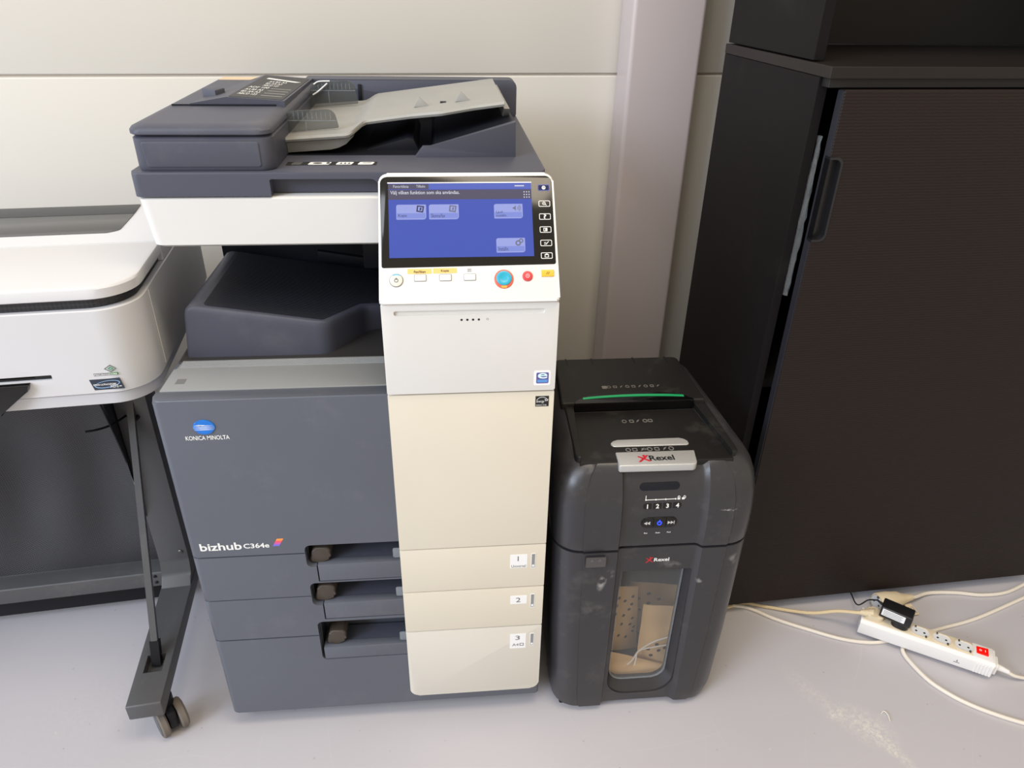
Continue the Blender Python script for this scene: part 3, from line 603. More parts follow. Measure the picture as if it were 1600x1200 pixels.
for x0, x1, v0, v1, word, ic in ((0.0260, 0.0690, 0.1310, 0.1560, 'Kopia', 0), (0.0730, 0.1160, 0.1310, 0.1560, 'Skanna/fax', 1), (0.1675, 0.2095, 0.1315, 0.1560, 'Ljud-\ninställn.', 2), (0.1690, 0.2110, 0.0745, 0.0985, 'Inställn.', 3)):
    k = pr('screen_key', P, rpoly([(x0, V(v0)), (x1, V(v0)), (x1, V(v1)), (x0, V(v1))], [0.001, 0.004, 0.001, 0.003], 3), m_lcdkey, pan, 0, D1 + .0002)
    pr('screen_key_foot', P, rect(x0 + .0008, V(v0 + .0018), x1 - .0012, V(v0 + .0105), .0006, 1), m_lcdkey2, pan, 0, D1 + .00025)
    txt('screen_text', word, P, x0 + 0.003, V(v0 + 0.0030), m_lcddark, pan, {0: 0.012, 1: 0.020, 2: 0.016, 3: 0.015}[ic], 0.0090 if ic == 2 else 0.0055, 0, D2 + .0001)
    b = BM(); cx, cy = x1 - 0.0085, V(v1 - 0.0072); dd = D2 + .0001
    if ic < 2:
        q = [(cx - .0045, cy + .0052), (cx - .0058, cy - .0042), (cx + .0040, cy - .0058), (cx + .0058, cy + .0040)]
        q = q[::-1] if False else [q[1], q[2], q[3], q[0]]
        ring(b, P, q, [(cx + (u - cx) * .62, cy + (v - cy) * .62) for u, v in q], 0, dd); prism(b, P, [(cx - .0012, cy - .0022), (cx + .001, cy - .0024), (cx + .0022, cy + .0018), (cx - .0006, cy + .0016)], 0, dd)
        obj('screen_icon', b, m_lcddark if ic == 0 else m_lcdgrey, pan)
    elif ic == 2:
        prism(b, P, [(cx - .006, cy - .0012), (cx - .0042, cy - .0012), (cx - .0015, cy - .0042), (cx - .0015, cy + .0042), (cx - .0042, cy + .0012), (cx - .006, cy + .0012)], 0, dd)
        for r in (0.003, 0.005, 0.007):
            a = [(cx - .001 + r * math.cos(t), cy + r * math.sin(t)) for t in (-.8, -.4, 0, .4, .8)]; prism(b, P, a + [(cx - .001 + (r - .0009) * math.cos(t), cy + (r - .0009) * math.sin(t)) for t in (.8, .4, 0, -.4, -.8)], 0, dd)
        obj('screen_icon', b, m_lcdgrey, pan)
    else:
        for ox, oy, r in ((-.0016, -.0012, .0042), (.0028, .0022, .0034)): ring(b, P, circ(cx + ox, cy + oy, r, None, 14), circ(cx + ox, cy + oy, r * .5, None, 14), 0, dd)
        obj('screen_icon', b, m_lcdgrey, pan)
for v, g in ((0.1835, 'home'), (0.1560, 'zoom'), (0.1340, '?'), (0.1120, 'page'), (0.0895, 'mark'), (0.0685, 'mail')):
    cx, cy = 0.2420, V(v); mm = m_keyblue if g == 'home' else m_print
    b = BM(); ring(b, P, rect(cx - .0085, cy - .0046, cx + .0085, cy + .0046, .0017, 3), rect(cx - .0077, cy - .0038, cx + .0077, cy + .0038, .0013, 3), 0, 0.0009); k = obj('touch_key', b, mm, pan)
    if g == 'home': pr('key_glow', P, rect(cx - .0077, cy - .0038, cx + .0077, cy + .0038, .0013, 3), screen('home_key_fill', (40, 46, 110), .5), pan, 0, 0.0007)
    b = BM()
    if g == 'home': ring(b, P, circ(cx, cy, .0028, None, 14), circ(cx, cy, .0018, None, 14), 0, .0009); prism(b, P, [(cx - .001, cy - .0014), (cx + .001, cy - .0014), (cx + .001, cy), (cx, cy + .0012), (cx - .001, cy)], 0, .0009)
    elif g == 'zoom':
        ring(b, P, circ(cx - .0006, cy + .0004, .0024, None, 14), circ(cx - .0006, cy + .0004, .0017, None, 14), 0, .0009); prism(b, P, [(cx + .0009, cy - .0011), (cx + .0028, cy - .0030), (cx + .0034, cy - .0024), (cx + .0015, cy - .0005)], 0, .0009); prism(b, P, rect(cx - .0016, cy + .0001, cx + .0004, cy + .0007), 0, .0009)
    elif g == 'page': ring(b, P, rect(cx - .0030, cy - .0025, cx + .0002, cy + .0025), rect(cx - .0022, cy - .0018, cx - .0005, cy + .0018), 0, .0009); prism(b, P, rect(cx + .0006, cy - .0025, cx + .0026, cy + .0025), 0, .0009)
    elif g == 'mark': prism(b, P, rect(cx - .003, cy - .0022, cx + .001, cy - .0014), 0, .0009); prism(b, P, rect(cx - .003, cy + .0002, cx, cy + .001), 0, .0009); prism(b, P, [(cx, cy - .001), (cx + .0007, cy - .0014), (cx + .004, cy + .002), (cx + .0034, cy + .0026)], 0, .0009)
    elif g == 'mail': ring(b, P, rect(cx - .003, cy - .0026, cx + .003, cy + .0016), rect(cx - .0022, cy - .0019, cx + .0022, cy + .0009), 0, .0009); prism(b, P, [(cx - .003, cy + .0016), (cx + .003, cy + .0016), (cx, cy + .0032)], 0, .0009)
    if g == '?': b.free(); txt('key_symbol', '?', P, cx, cy - .0031, m_print, pan, 0.0042, 0.0062, 0.01, 0.0009, 0, 'C')
    else: obj('key_symbol', b, m_print, pan)
def button(cx, cy, poly, m, h, bev, label):
    return obj('button', prism(BM(), P, poly, -0.001, h, bev, 3), m, pan, label=label)
cy = V(0.0318); button(0.024, cy, circ(0.024, cy, 0.0092, 0.0092, 28), m_cream2, 0.0022, 0.001, 'round power key with a cyan arc')
b = BM(); ring(b, P, circ(0.024, cy, 0.0098, None, 28), circ(0.024, cy, 0.0091, None, 28), 0, 0.0006); obj('button_rim', b, m_dgrey, pan)
a = [(0.024 + .0086 * math.cos(t), cy + .0086 * math.sin(t)) for t in [0.9 + .12 * k for k in range(12)]]
pr('power_arc', P, a + [(0.024 + .0074 * math.cos(t), cy + .0074 * math.sin(t)) for t in [0.9 + .12 * k for k in range(12)][::-1]], m_cyan, pan, 0.001, 0.0025)
b = BM(); ring(b, P, circ(0.024, cy - .0005, .0030, None, 16), circ(0.024, cy - .0005, .0021, None, 16), 0.001, 0.0025); prism(b, P, rect(.0235, cy + .0003, .0245, cy + .0034), 0.001, 0.0027); obj('power_symbol', b, m_dgrey, pan)
for x, yl in ((0.0580, True), (0.0940, True), (0.1290, False)):
    bx = V(0.0352); button(x, bx, rect(x - .0082, bx - .0046, x + .0082, bx + .0046, .001, 3), m_white, 0.0014, 0.0006, 'white oblong key')
    b = BM(); ring(b, P, rect(x - .0088, bx - .0052, x + .0088, bx + .0052, .0015, 3), rect(x - .0081, bx - .0045, x + .0081, bx + .0045, .001, 3), 0, 0.0005); obj('button_rim', b, m_ledge2, pan)
pr('key_label', P, rect(0.0400, V(0.0418), 0.0745, V(0.0500)), m_yellowlab, pan, -.001, .0003); pr('key_label', P, rect(0.0765, V(0.0422), 0.1105, V(0.0505)), m_yellowlab, pan, -.001, .0003); pr('key_label', P, rect(0.1125, V(0.0426), 0.1455, V(0.0508)), m_sticker, pan, -.001, .0003)
txt('key_text', 'Fax/Skan', P, 0.0575, V(0.0432), m_brown, pan, 0.0165, 0.0036, 0.02, 0.0006, 0, 'C'); txt('key_text', 'Kopia', P, 0.0935, V(0.0436), m_brown, pan, 0.0115, 0.0040, 0.02, 0.0006, 0, 'C')
b = BM()
for ox in (-.0022, 0.0, .0022): ring(b, P, rect(.1285 + ox - .0010, V(.0440), .1285 + ox + .0010, V(.0490), .0003, 1), rect(.1285 + ox - .0005, V(.0446), .1285 + ox + .0005, V(.0484), .0002, 1), 0, .0005)
obj('key_symbol', b, m_dgrey, pan)
cy = V(0.0312); button(0.178, cy, circ(0.178, cy, 0.0140, 0.0140, 32), m_redring, 0.0015, 0.001, 'red and orange start key ring')
pr('start_light', P, [(0.1745, cy - .0132), (0.1815, cy - .0132), (0.1825, cy - .0100), (0.1735, cy - .0100)], m_orange, pan, 0, 0.0019)
b = BM(); c0 = Vector((0.178, cy + .0010))
loft(b, [[P.p(u, v, d) for u, v in circ(c0.x, c0.y, r, r * .96, 28)] for r, d in ((.0112, .0012), (.0110, .0028), (.0092, .0036), (.0060, .0026), (.002, .0022))]); obj('start_key', b, m_teal, pan, 50, 'turquoise round start key')
cy = V(0.0352); button(0.2125, cy, circ(0.2125, cy, 0.0075, 0.0075, 28), m_red, 0.0022, 0.001, 'round red stop key')
b = BM(); ring(b, P, circ(0.2125, cy, .0030, None, 16), circ(0.2125, cy, .0022, None, 16), .001, .0026); prism(b, P, [(.2118, cy - .001), (.2138, cy), (.2118, cy + .0014)], .001, .0026); obj('key_symbol', b, mat('pink_print', (244, 190, 190), .5), pan)
cy = V(0.0395); button(0.242, cy, rect(0.2328, cy - .0050, 0.2512, cy + .0050, .001, 3), m_yellow, 0.0016, 0.0006, 'yellow oblong reset key')
b = BM(); prism(b, P, [(.2395, cy - .002), (.2402, cy - .002), (.2425, cy + .002), (.2418, cy + .002)], .001, .002); prism(b, P, [(.2420, cy - .002), (.2427, cy - .002), (.2450, cy + .002), (.2443, cy + .002)], .001, .002); obj('key_symbol', b, m_brown, pan)

# ------------------------------------------------------------------ PAPER SHREDDER
sh = thing('paper_shredder', 'black paper shredder with a bin window and green status light', 'shredder', (0.812, 0, 0))
NL, NR = -0.066, 0.082
def outline(hw, yf, yb=0.375, r=0.05, notch=0.007, z=0.0, fl=-0.137, frr=0.168, cx=0.0):
    """plan section of the shredder, ccw from the front left: rounded corners, side facets and a recessed centre band"""
    pts = []
    r = min(r, hw * .5)
    for k in range(9):                                # front-left corner
        a = PI + PI / 2 * k / 8; pts.append((-hw + r + r * math.cos(a) + cx, yf + r + r * math.sin(a)))
    st = 0.0022
    a0 = -hw + r
    pts += [(a0 + .001 + cx, yf - st), (NL - .004 + cx, yf - st), (NL + cx, yf + notch - .001), (NL + .004 + cx, yf + notch), (NR - .008 + cx, yf + notch), (NR - .003 + cx, yf + notch - .002), (NR + .004 + cx, yf - st + .0005), (NR + .009 + cx, yf - st), (hw - r - .002 + cx, yf - st)]
    rr = r * .9
    for k in range(9):
        a = -PI / 2 + PI / 2 * k / 8; pts.append((hw - r + r * math.cos(a) + cx, yf + r + r * math.sin(a)))
    rb = 0.02; sl = 0.016
    for k in range(5):
        a = PI / 2 * k / 4; pts.append((hw - sl - rb + rb * math.cos(a) + cx, yb - rb + rb * math.sin(a)))
    for k in range(5):
        a = PI / 2 + PI / 2 * k / 4; pts.append((-hw + sl + rb + rb * math.cos(a) + cx, yb - rb + rb * math.sin(a)))
    return [Vector((u, v, z)) for u, v in pts]
b = BM(); loft(b, [outline(*a[:2], z=a[2], yb=a[3], r=a[4]) for a in ((0.160, -0.012, 0.012, .36, .045), (0.166, -0.018, 0.016, .365, .05), (0.172, -0.022, 0.05, .368, .05), (0.178, -0.021, 0.20, .372, .05), (0.1835, -0.016, 0.43, .375, .05), (0.1830, -0.0150, 0.4345, .375, .05))])
bin_ = obj('bin', b, m_shred, sh, 28)
wpoly = rpoly([(-0.060, 0.040), (0.078, 0.040), (0.0765, 0.380), (-0.0575, 0.380)], [0.045, 0.045, 0.003, 0.003], 8)
wpoly2 = rpoly([(-0.052, 0.064), (0.064, 0.064), (0.0655, 0.374), (-0.053, 0.374)], [0.030, 0.030, 0.003, 0.003], 8)
FS = front(0.0)
c = BM(); loft(c, [[FS.p(u, v, 0.03) for u, v in wpoly], [FS.p(u, v, 0.010) for u, v in wpoly], [FS.p(u, v, -0.008) for u, v in wpoly2], [FS.p(u, v, -0.02) for u, v in wpoly2]])
c2 = BM(); box(c2, -0.115, 0.120, 0.014, 0.34, 0.035, 0.41, 0.004)
cut(bin_, [c2, c], 28)
pr('bin_window', front(0.004), wpoly2, m_pane, bin_, -0.0012, 0.0, 0, 'clear bin window')
b = BM(); ring(b, front(0.0035), [(u * 1.0 + (.006 - u) * -.015, v) for u, v in wpoly2], [(u + (.006 - u) * .03, v + (.22 - v) * .012) for u, v in wpoly2], -0.002, 0.0012); obj('window_rim', b, m_clear, bin_)
Fb = front(-0.009)
pr('warning_sticker', Fr((0, -0.0185, 0), (1, 0, 0), (0, -0.012, 1)), rect(-0.128, 0.408, -0.092, 0.430, .001, 2), mat('dark_warning_sticker', (78, 74, 74), .5), bin_, -.002, 0.0006)
b = BM()
for x in (-0.117, -0.103): prism(b, Fr((0, -0.0185, 0), (1, 0, 0), (0, -0.012, 1)), [(x - .004, .422), (x + .004, .422), (x, .4285)], 0, .0012)
obj('warning_triangles', b, m_dgrey, bin_)
def person_mark(fr, cx, cy, s, parent, m):
    b = BM(); prism(b, fr, circ(cx + .10 * s, cy + .42 * s, .14 * s, None, 10), 0, .0008)
    prism(b, fr, [(cx - .62 * s, cy - .55 * s), (cx - .40 * s, cy - .55 * s), (cx + .16 * s, cy - .02 * s), (cx + .55 * s, cy + .5 * s), (cx + .40 * s, cy + .5 * s), (cx + .0 * s, cy + .16 * s)], 0, .0008)
    prism(b, fr, [(cx - .55 * s, cy + .30 * s), (cx - .42 * s, cy + .38 * s), (cx + .62 * s, cy - .45 * s), (cx + .42 * s, cy - .50 * s)], 0, .0009)
    return obj('emblem', b, m, parent, label='red leaping figure emblem')
person_mark(Fb, -0.0065, 0.4055, 0.012, bin_, m_rexred); txt('lettering', 'Rexel', Fb, 0.002, 0.401, m_print, bin_, 0.0285, 0.0085, 0.02, 0.0008)
for x in (-0.140, 0.138):
    b = BM(); box(b, x - .012, x + .012, 0.002, 0.03, 0.0, 0.0135, 0.003); obj('foot', b, m_inner, bin_)
for x in (-0.12, 0.12):
    b = BM(); cylb(b, (x, 0.33, 0.0), (x, 0.33, 0.014), 0.015, 0.002); obj('foot', b, m_inner, bin_)
# lid with rolled front edge
LS = ((0.1825, -0.0135, 0.4385), (0.1845, -0.0150, 0.442), (0.1855, -0.0150, 0.47), (0.1860, -0.0130, 0.505), (0.1850, -0.0080, 0.540), (0.1815, 0.0005, 0.567), (0.1750, 0.0110, 0.587), (0.1660, 0.0230, 0.600), (0.1560, 0.0350, 0.6075), (0.1460, 0.0460, 0.6110))
b = BM(); loft(b, [outline(h, y, 0.385 - 0.35 * max(0, z - .58), z=z) for h, y, z in LS]); lid_s = obj('lid', b, m_shred, sh, 30)
def lidy(z):
    for (h0, y0, z0), (h1, y1, z1) in zip(LS[:-1], LS[1:]):
        if z0 <= z <= z1: return y0 + (y1 - y0) * (z - z0) / (z1 - z0), (y1 - y0) / (z1 - z0)
    return LS[-1][1], 0.5
def lf(z, off=0.007):
    y, s = lidy(z); n = math.hypot(1, s); return Fr((0, y + off, z), (1, 0, 0), (0, s / n, 1 / n))
# recessed top tray under the rear hood
def trz(v): return 0.606
b = BM(); prism(b, top(0.0), rpoly([(-0.150, 0.030), (0.142, 0.030), (0.128, 0.372), (-0.136, 0.372)], 0.012, 4), 0.60, 0.6135, 0.003, 3); cap = obj('top_cover', b, m_shredtop, lid_s)
c = BM(); prism(c, top(0.0), rpoly([(-0.148, -0.05), (0.136, -0.05), (0.128, 0.05), (0.112, 0.196), (-0.126, 0.196)], 0.002, 2), 0.602, 0.66); cut(cap, [c])
c = BM(); prism(c, top(0.0), rpoly([(-0.143, 0.010), (0.1325, 0.010), (0.112, 0.196), (-0.126, 0.196)], 0.002, 2), 0.6025, 0.66); cut(lid_s, [c], 30)
b = BM(); prism(b, top(0.0), rpoly([(-0.150, 0.196), (0.134, 0.196), (0.128, 0.376), (-0.138, 0.376)], [0.004, 0.004, 0.012, 0.012], 4), 0.605, 0.622, 0.005, 3); hood = obj('rear_hood', b, m_shredtop, lid_s)
b = BM(); box(b, -0.124, 0.110, 0.1925, 0.200, 0.6020, 0.6165); obj('feed_slot', b, m_gloss, lid_s)
arc = [(-0.124 + 0.234 * k / 20, 0.1985 + 0.030 * (1 - ((k - 10) / 10) ** 4)) for k in range(21)]
b = BM(); prism(b, top(0.622), [(-0.124, 0.1930), (0.110, 0.1930)] + arc[::-1], -0.006, 0.0008, 0.0005); obj('slot_trim', b, m_gloss, hood)
b = BM(); prism(b, top(0.6228), [(-0.106 + 0.200 * k / 16, 0.206 + .006 * (1 - ((k - 8) / 8) ** 2)) for k in range(17)] + [(-0.106 + 0.200 * k / 16, 0.212 + .007 * (1 - ((k - 8) / 8) ** 2)) for k in range(16, -1, -1)], -0.002, 0.0012, 0.0006); obj('status_light', b, m_green, hood, label='green status light strip')
for x in (-0.115, -0.06, 0.03, 0.10):
    b = BM(); box(b, x, x + .0022, 0.350, 0.3765, 0.6195, 0.6224); obj('hood_groove', b, m_inner, hood)
# hinged feed door in the recess
b = BM(); prism(b, top(0.0), rpoly([(-0.1425, 0.026), (0.131, 0.022), (0.1105, 0.190), (-0.1245, 0.190)], [0.002, 0.002, 0.004, 0.004], 3), 0.58, 0.61, 0.0015, 2, False, lambda u, v: 0.6040); fd = obj('feed_door', b, m_shredtop, lid_s)
TD = Fr((0, 0, 0.6042), (1, 0, 0), (0, 1, 0.0))
b = BM(); prism(b, TD, rpoly([(-0.080, 0.070), (0.066, 0.068), (0.062, 0.090), (-0.074, 0.090)], [0.010, 0.006, 0.014, 0.014], 5), -0.002, 0.0012, 0.0015, 3); obj('grip_slot', b, m_silver, fd, label='silver finger grip')
b = BM(); prism(b, TD, rpoly([(-0.077, 0.010), (0.060, 0.007), (0.067, 0.049), (-0.075, 0.051)], [0.004, 0.010, 0.002, 0.002], 4), -0.012, 0.0025, 0.002, 3, True); hd = obj('handle', b, m_silver, fd, label='satin silver front handle')
person_mark(Fr(TD.p(0, 0, 0.0026), TD.e1, TD.e2), -0.030, 0.0285, 0.018, fd, m_rexred); txt('lettering', 'Rexel', TD, -0.020, 0.021, m_black, fd, 0.044, 0.0150, 0.02, 0.0031)
ts = Fr((0, 0, 0.6042), (1, 0, 0), (0, 1, 0.0))
def icons(fr, xs_, y, s, parent, m):
    b = BM()
    for k, x in enumerate(xs_):
        if k % 3 == 0: ring(b, fr, circ(x, y, s * .5, s * .6, 10), circ(x, y, s * .32, s * .4, 10), 0, .0006)
        elif k % 3 == 1: ring(b, fr, rect(x - s * .45, y - s * .5, x + s * .45, y + s * .5, s * .1, 1), rect(x - s * .3, y - s * .3, x + s * .3, y + s * .3, s * .1, 1), 0, .0006)
        else: prism(b, fr, [(x - s * .4, y - s * .5), (x + s * .1, y - s * .1), (x + s * .45, y + s * .5), (x - s * .1, y + s * .2)], 0, .0006)
    return obj('pictogram_row', b, m, parent)
m_faint = mat('faint_grey_print', (120, 116, 112), .5)
icons(Fr((0, 0, .622), (1, 0, 0), (0, 1, 0)), [-0.046 + .0125 * k for k in range(9)], 0.252, 0.0085, hood, m_faint)
pr('pictogram_label', Fr((0, 0, .622), (1, 0, 0), (0, 1, 0)), rect(-0.060, .246, -0.050, .257, .001, 1), m_faint, hood, -.001, .0004)
icons(ts, [-0.036, -0.022, -0.010, 0.004, 0.014], 0.152, 0.0095, fd, m_faint)
icons(ts, [-0.050, -0.038, -0.024, -0.011, 0.002, 0.016, 0.028], 0.059, 0.010, fd, m_faint)
txt('lettering', '300', ts, -0.026, 0.0555, m_faint, fd, .011, .007, .01, .0008)
# centre controls
f = lf(0.562); b = BM(); prism(b, f, rect(-0.038, -0.007, 0.034, 0.008, .0074, 6), -.003, .0004, .0003); obj('display_recess', b, m_inner, lid_s)
f = lf(0.539); b = BM(); prism(b, f, rect(-0.026, -.0005, 0.028, .0005), 0, .0008); prism(b, f, rect(-.0268, -.0005, -.0258, .0085), 0, .0008)
for k in range(4): prism(b, f, circ(-.026 + .0178 * k, 0, .0014, None, 8), 0, .0009)
obj('level_scale', b, m_print, lid_s)
for cx, op in ((0.033, 0), (0.041, 1)):
    b = BM(); prism(b, f, rect(cx - .0024, -.0015, cx + .0024, .0022), 0, .0008); ring(b, f, circ(cx + op * .0022, .0030, .0022, .0030, 12), circ(cx + op * .0022, .0030, .0014, .0021, 12), 0, .0008); obj('padlock_symbol', b, m_print, lid_s)
f = lf(0.526)
for k in range(4):
    x = -0.0225 + 0.0180 * k
    pr('security_key', f, rpoly([(x - .0075, -.0058), (x + .0075, -.0058), (x + .0075, .0058), (x - .0075, .0058)], [.005 if k == 0 else .001, .005 if k == 3 else .001, .005 if k == 3 else .001, .005 if k == 0 else .001], 3), m_gloss, lid_s, -.002, .0008, .0004)
    txt('lettering', str(k + 1), f, x, -.0042, m_print, lid_s, None, .0088, .03, .0012, 0, 'C')
f = lf(0.492)
pr('button_bezel', f, rect(-0.0315, -.0115, .0345, .0115, .011, 6), m_gloss, lid_s, -.002, .0006, .0004)
for k, (x0, x1) in enumerate(((-0.0300, -0.0105), (-0.009, .0125), (.014, .033))):
    pr('button', f, rpoly([(x0, -.0100), (x1, -.0100), (x1, .0100), (x0, .0100)], [.009 if k == 0 else .001, .009 if k == 2 else .001, .009 if k == 2 else .001, .009 if k == 0 else .001], 4), m_gloss, lid_s, 0, .0020, .0008)
b = BM()
for cx in (-0.0235, -0.0180): prism(b, f, [(cx + .0028, -.0034), (cx + .0028, .0034), (cx - .0028, 0)][::1], .001, .0025)
for cx in (0.0195, 0.0250): prism(b, f, [(cx - .0028, -.0034), (cx + .0028, 0), (cx - .0028, .0034)], .001, .0025)
prism(b, f, rect(.0280, -.0034, .0290, .0034), .001, .0025); obj('button_symbols', b, mat('pale_symbol_print', (190, 190, 188), .5), lid_s)
b = BM(); ring(b, f, circ(.0018, -.0004, .0044, None, 18), circ(.0018, -.0004, .0029, None, 18), .001, .0026); prism(b, f, rect(.0010, .0010, .0026, .0060), .001, .0027); obj('power_light', b, m_blueled, lid_s, label='glowing blue power symbol')
f = lf(0.470)
for s, x in (('Rev', -0.0205), ('Auto', 0.0012), ('Fwd', 0.0215)): txt('lettering', s, f, x, -.002, m_print, lid_s, .0085 if s == 'Auto' else .0066, .0032, .01, .0008, 0, 'C')
# kraft paper bag standing in the bin
kb = thing('paper_bag', 'perforated brown kraft paper bag inside the shredder bin window', 'paper bag', (0.812, 0.0, 0.0375))
def quad_sheet(name, pts, parent, m=m_kraft, n=10, amp=0.003, th=0.0012):
    """crinkled paper: pts bl, br, tr, tl"""
    bl, br, tr, tl = [Vector(p) for p in pts]; b = BM(); g = []
    nn = (br - bl).cross(tl - bl).normalized()
    for i in range(n + 1):
        row = []
        for j in range(n + 1):
            s, t = j / n, i / n; p = bl * (1 - s) * (1 - t) + br * s * (1 - t) + tr * s * t + tl * (1 - s) * t
            row.append(p + nn * amp * (math.sin(7 * s + 3 * t + len(name)) + .6 * math.sin(11 * t - 5 * s)) * .5)
        g.append(row)
    R = [r for r in g]
    vs = [[b.verts.new(p) for p in r] for r in R]; vb = [[b.verts.new(p - nn * th) for p in r] for r in R]
    for i in range(n):
        for j in range(n): b.faces.new((vs[i][j], vs[i][j + 1], vs[i + 1][j + 1], vs[i + 1][j])); b.faces.new((vb[i][j], vb[i + 1][j], vb[i + 1][j + 1], vb[i][j + 1]))
    o = obj(name, b, m, parent, 60); o['grid'] = 0; del o['grid']
    def at(s, t): return bl * (1 - s) * (1 - t) + br * s * (1 - t) + tr * s * t + tl * (1 - s) * t + nn * amp * (math.sin(7 * s + 3 * t + len(name)) + .6 * math.sin(11 * t - 5 * s)) * .5
    return o, at, nn
def holes(parent, at, nn, L, r=0.0042):
    b = BM()
    for s, t in L:
        p = at(s, t); e1 = (at(s + .01, t) - p).normalized(); e2 = nn.cross(e1)
        prism(b, Fr(p, e1, e2), circ(0, 0, r, r * .85, 12), -.0002, .0008)
    return obj('hole_row', b, m_hole, parent)
s1, at1, n1 = quad_sheet('left_panel', ((-0.105, 0.030, 0.080), (0.034, 0.098, 0.004), (0.018, 0.100, 0.190), (-0.105, 0.030, 0.264)), kb)
holes(s1, at1, n1, [(.9, .84), (.62, .82), (.75, .77), (.58, .70), (.88, .72), (.83, .64), (.56, .58), (.72, .55), (.90, .50), (.68, .42), (.86, .40), (.50, .34), (.94, .35), (.46, .25), (.63, .24), (.78, .20), (.42, .14), (.92, .28)])
s2, at2, n2 = quad_sheet('rear_panel', ((0.006, 0.128, 0.02), (0.114, 0.124, 0.02), (0.114, 0.124, 0.162), (0.010, 0.128, 0.176)), kb)
holes(s2, at2, n2, [(.08, .82), (.42, .80), (.22, .70), (.66, .68), (.45, .60), (.05, .58), (.68, .46), (.28, .47)], .0046)
s3, at3, n3 = quad_sheet('front_flap', ((0.020, 0.050, 0.010), (0.100, 0.047, 0.010), (0.112, 0.060, 0.163), (0.023, 0.066, 0.172)), kb, amp=.004)
holes(s3, at3, n3, [(.46, .36), (.26, .27), (.54, .25), (.36, .16), (.78, .38), (.80, .16), (.70, .28)], .0042)
quad_sheet('bottom_fold', ((-0.104, 0.021, 0.006), (0.098, 0.021, 0.006), (0.098, 0.042, 0.010), (-0.104, 0.036, 0.092)), kb, amp=.005)
b = BM(); tube(b, [(-0.010, 0.021, 0.046), (0.003, 0.028, 0.052), (0.017, 0.037, 0.067), (0.05, 0.042, 0.087), (0.094, 0.042, 0.102)], .0017, 6); tube(b, [(0.006, 0.021, 0.042), (0.010, 0.028, 0.050), (0.017, 0.037, 0.067), (0.055, 0.041, 0.072), (0.097, 0.041, 0.077)], .0015, 6); obj('drawstring', b, m_cord, kb, label='white drawstring')

# ------------------------------------------------------------------ CABINET and its add-on
KO = (1.0664, 0.2138, 0.0); KR = 0.0533; CD = 0.42; CW = 1.60
cb = thing('sliding_door_cabinet', 'black-brown wooden cabinet with sliding doors, left door ajar', 'cabinet', KO, KR)
b = BM(); box(b, 0.0, 0.018, 0.032, CD, 0.0, 1.1985, 0.0008, 1); obj('side_panel', b, m_cabside, cb)
b = BM(); box(b, CW - .018, CW, 0.032, CD, 0.0, 1.1985, 0.0008, 1); obj('side_panel', b, m_cabside, cb)
b = BM(); box(b, -0.001, CW + .001, 0.0, CD, 1.199, 1.217, 0.0008, 1); obj('top_panel', b, m_cabtop, cb)
b = BM(); box(b, 0.018, CW - .018, CD - .012, CD - .004, 0.03, 1.199); obj('back_panel', b, m_cabin, cb)
b = BM(); box(b, 0.018, CW - .018, 0.045, CD - .012, 0.045, 0.063); obj('bottom_panel', b, m_cabin, cb)
b = BM(); box(b, 0.018, CW - .018, 0.055, CD - .012, 0.60, 0.618); obj('shelf', b, m_cabin, cb)
b = BM(); box(b, 0.006, CW - .018, 0.010, 0.034, 1.1845, 1.1988, .0006, 1); obj('door_rail', b, m_cabin, cb)
b = BM(); box(b, 0.018, CW - .018, 0.060, 0.075, 0.0, 0.045); obj('plinth', b, m_cabin, cb)
b = BM(); box(b, 0.030, 0.84, -0.002, 0.018, 0.030, 1.1825, 0.0010, 1); dr = obj('sliding_door', b, m_cab, cb)
cut(dr, [prism(BM(), front(0), rpoly([(0.00, 0.930), (0.0565, 0.930), (0.0565, 1.078), (0.00, 1.078)], [0, .020, .020, 0], 8), -0.014, 0.02)])
b = BM(); box(b, 0.82, CW - .02, 0.021, 0.040, 0.030, 1.1825, 0.0010, 1); obj('sliding_door', b, m_cab, cb)
b = BM(); box(b, 0.0288, 0.0306, 0.0, 0.017, 0.032, 1.181); e_ = obj('door_edge', b, m_edge, dr)
cut(e_, [prism(BM(), front(0), rect(0.0, 0.930, 0.05, 1.078), -0.013, 0.02)])
hnd = rpoly([(0.0295, 0.9305), (0.0555, 0.9305), (0.0555, 1.0775), (0.0295, 1.0775)], [0.0, .019, .019, 0.0], 8)
hin = rpoly([(0.0295, 0.9345), (0.0515, 0.9345), (0.0515, 1.0735), (0.0295, 1.0735)], [0.0, .015, .015, 0.0], 8)
b = BM(); ring(b, front(0), hnd, hin, -0.012, 0.0035); prism(b, front(0), hin, -0.0135, -0.010); obj('recessed_handle', b, mat('black_handle_plastic', (30, 30, 33), .25), dr, label='black recessed pull handle')
# open add-on shelf standing on top
ad = thing('add_on_shelf', 'open black-brown add-on shelf unit on top of the cabinet', 'shelf', (0, 0, 0), KR)
ad.location = Vector(KO) + Vector((0, 0, 1.2172))
def addbox(name, a0, a1, b0, b1, z0, z1, m): 
    b = BM(); box(b, a0, a1, b0, b1, z0, z1, .0008, 1); return obj(name, b, m, ad)
addbox('side_panel', 0.004, 0.024, 0.070, CD, 0.002, 0.80, m_cabside); addbox('side_panel', CW - .024, CW - .004, 0.070, CD, 0.002, 0.80, m_cabside)
addbox('back_panel', 0.024, CW - .024, CD - .012, CD - .002, 0.001, 0.80, m_cabin); addbox('top_panel', 0.0, CW, 0.066, CD, 0.80, 0.82, m_cabtop)
addbox('divider', 0.79, 0.81, 0.080, CD - .012, 0.0, 0.80, m_cabside)
addbox('shelf', 0.024, CW - .024, 0.085, CD - .012, 0.38, 0.40, m_cabtop)
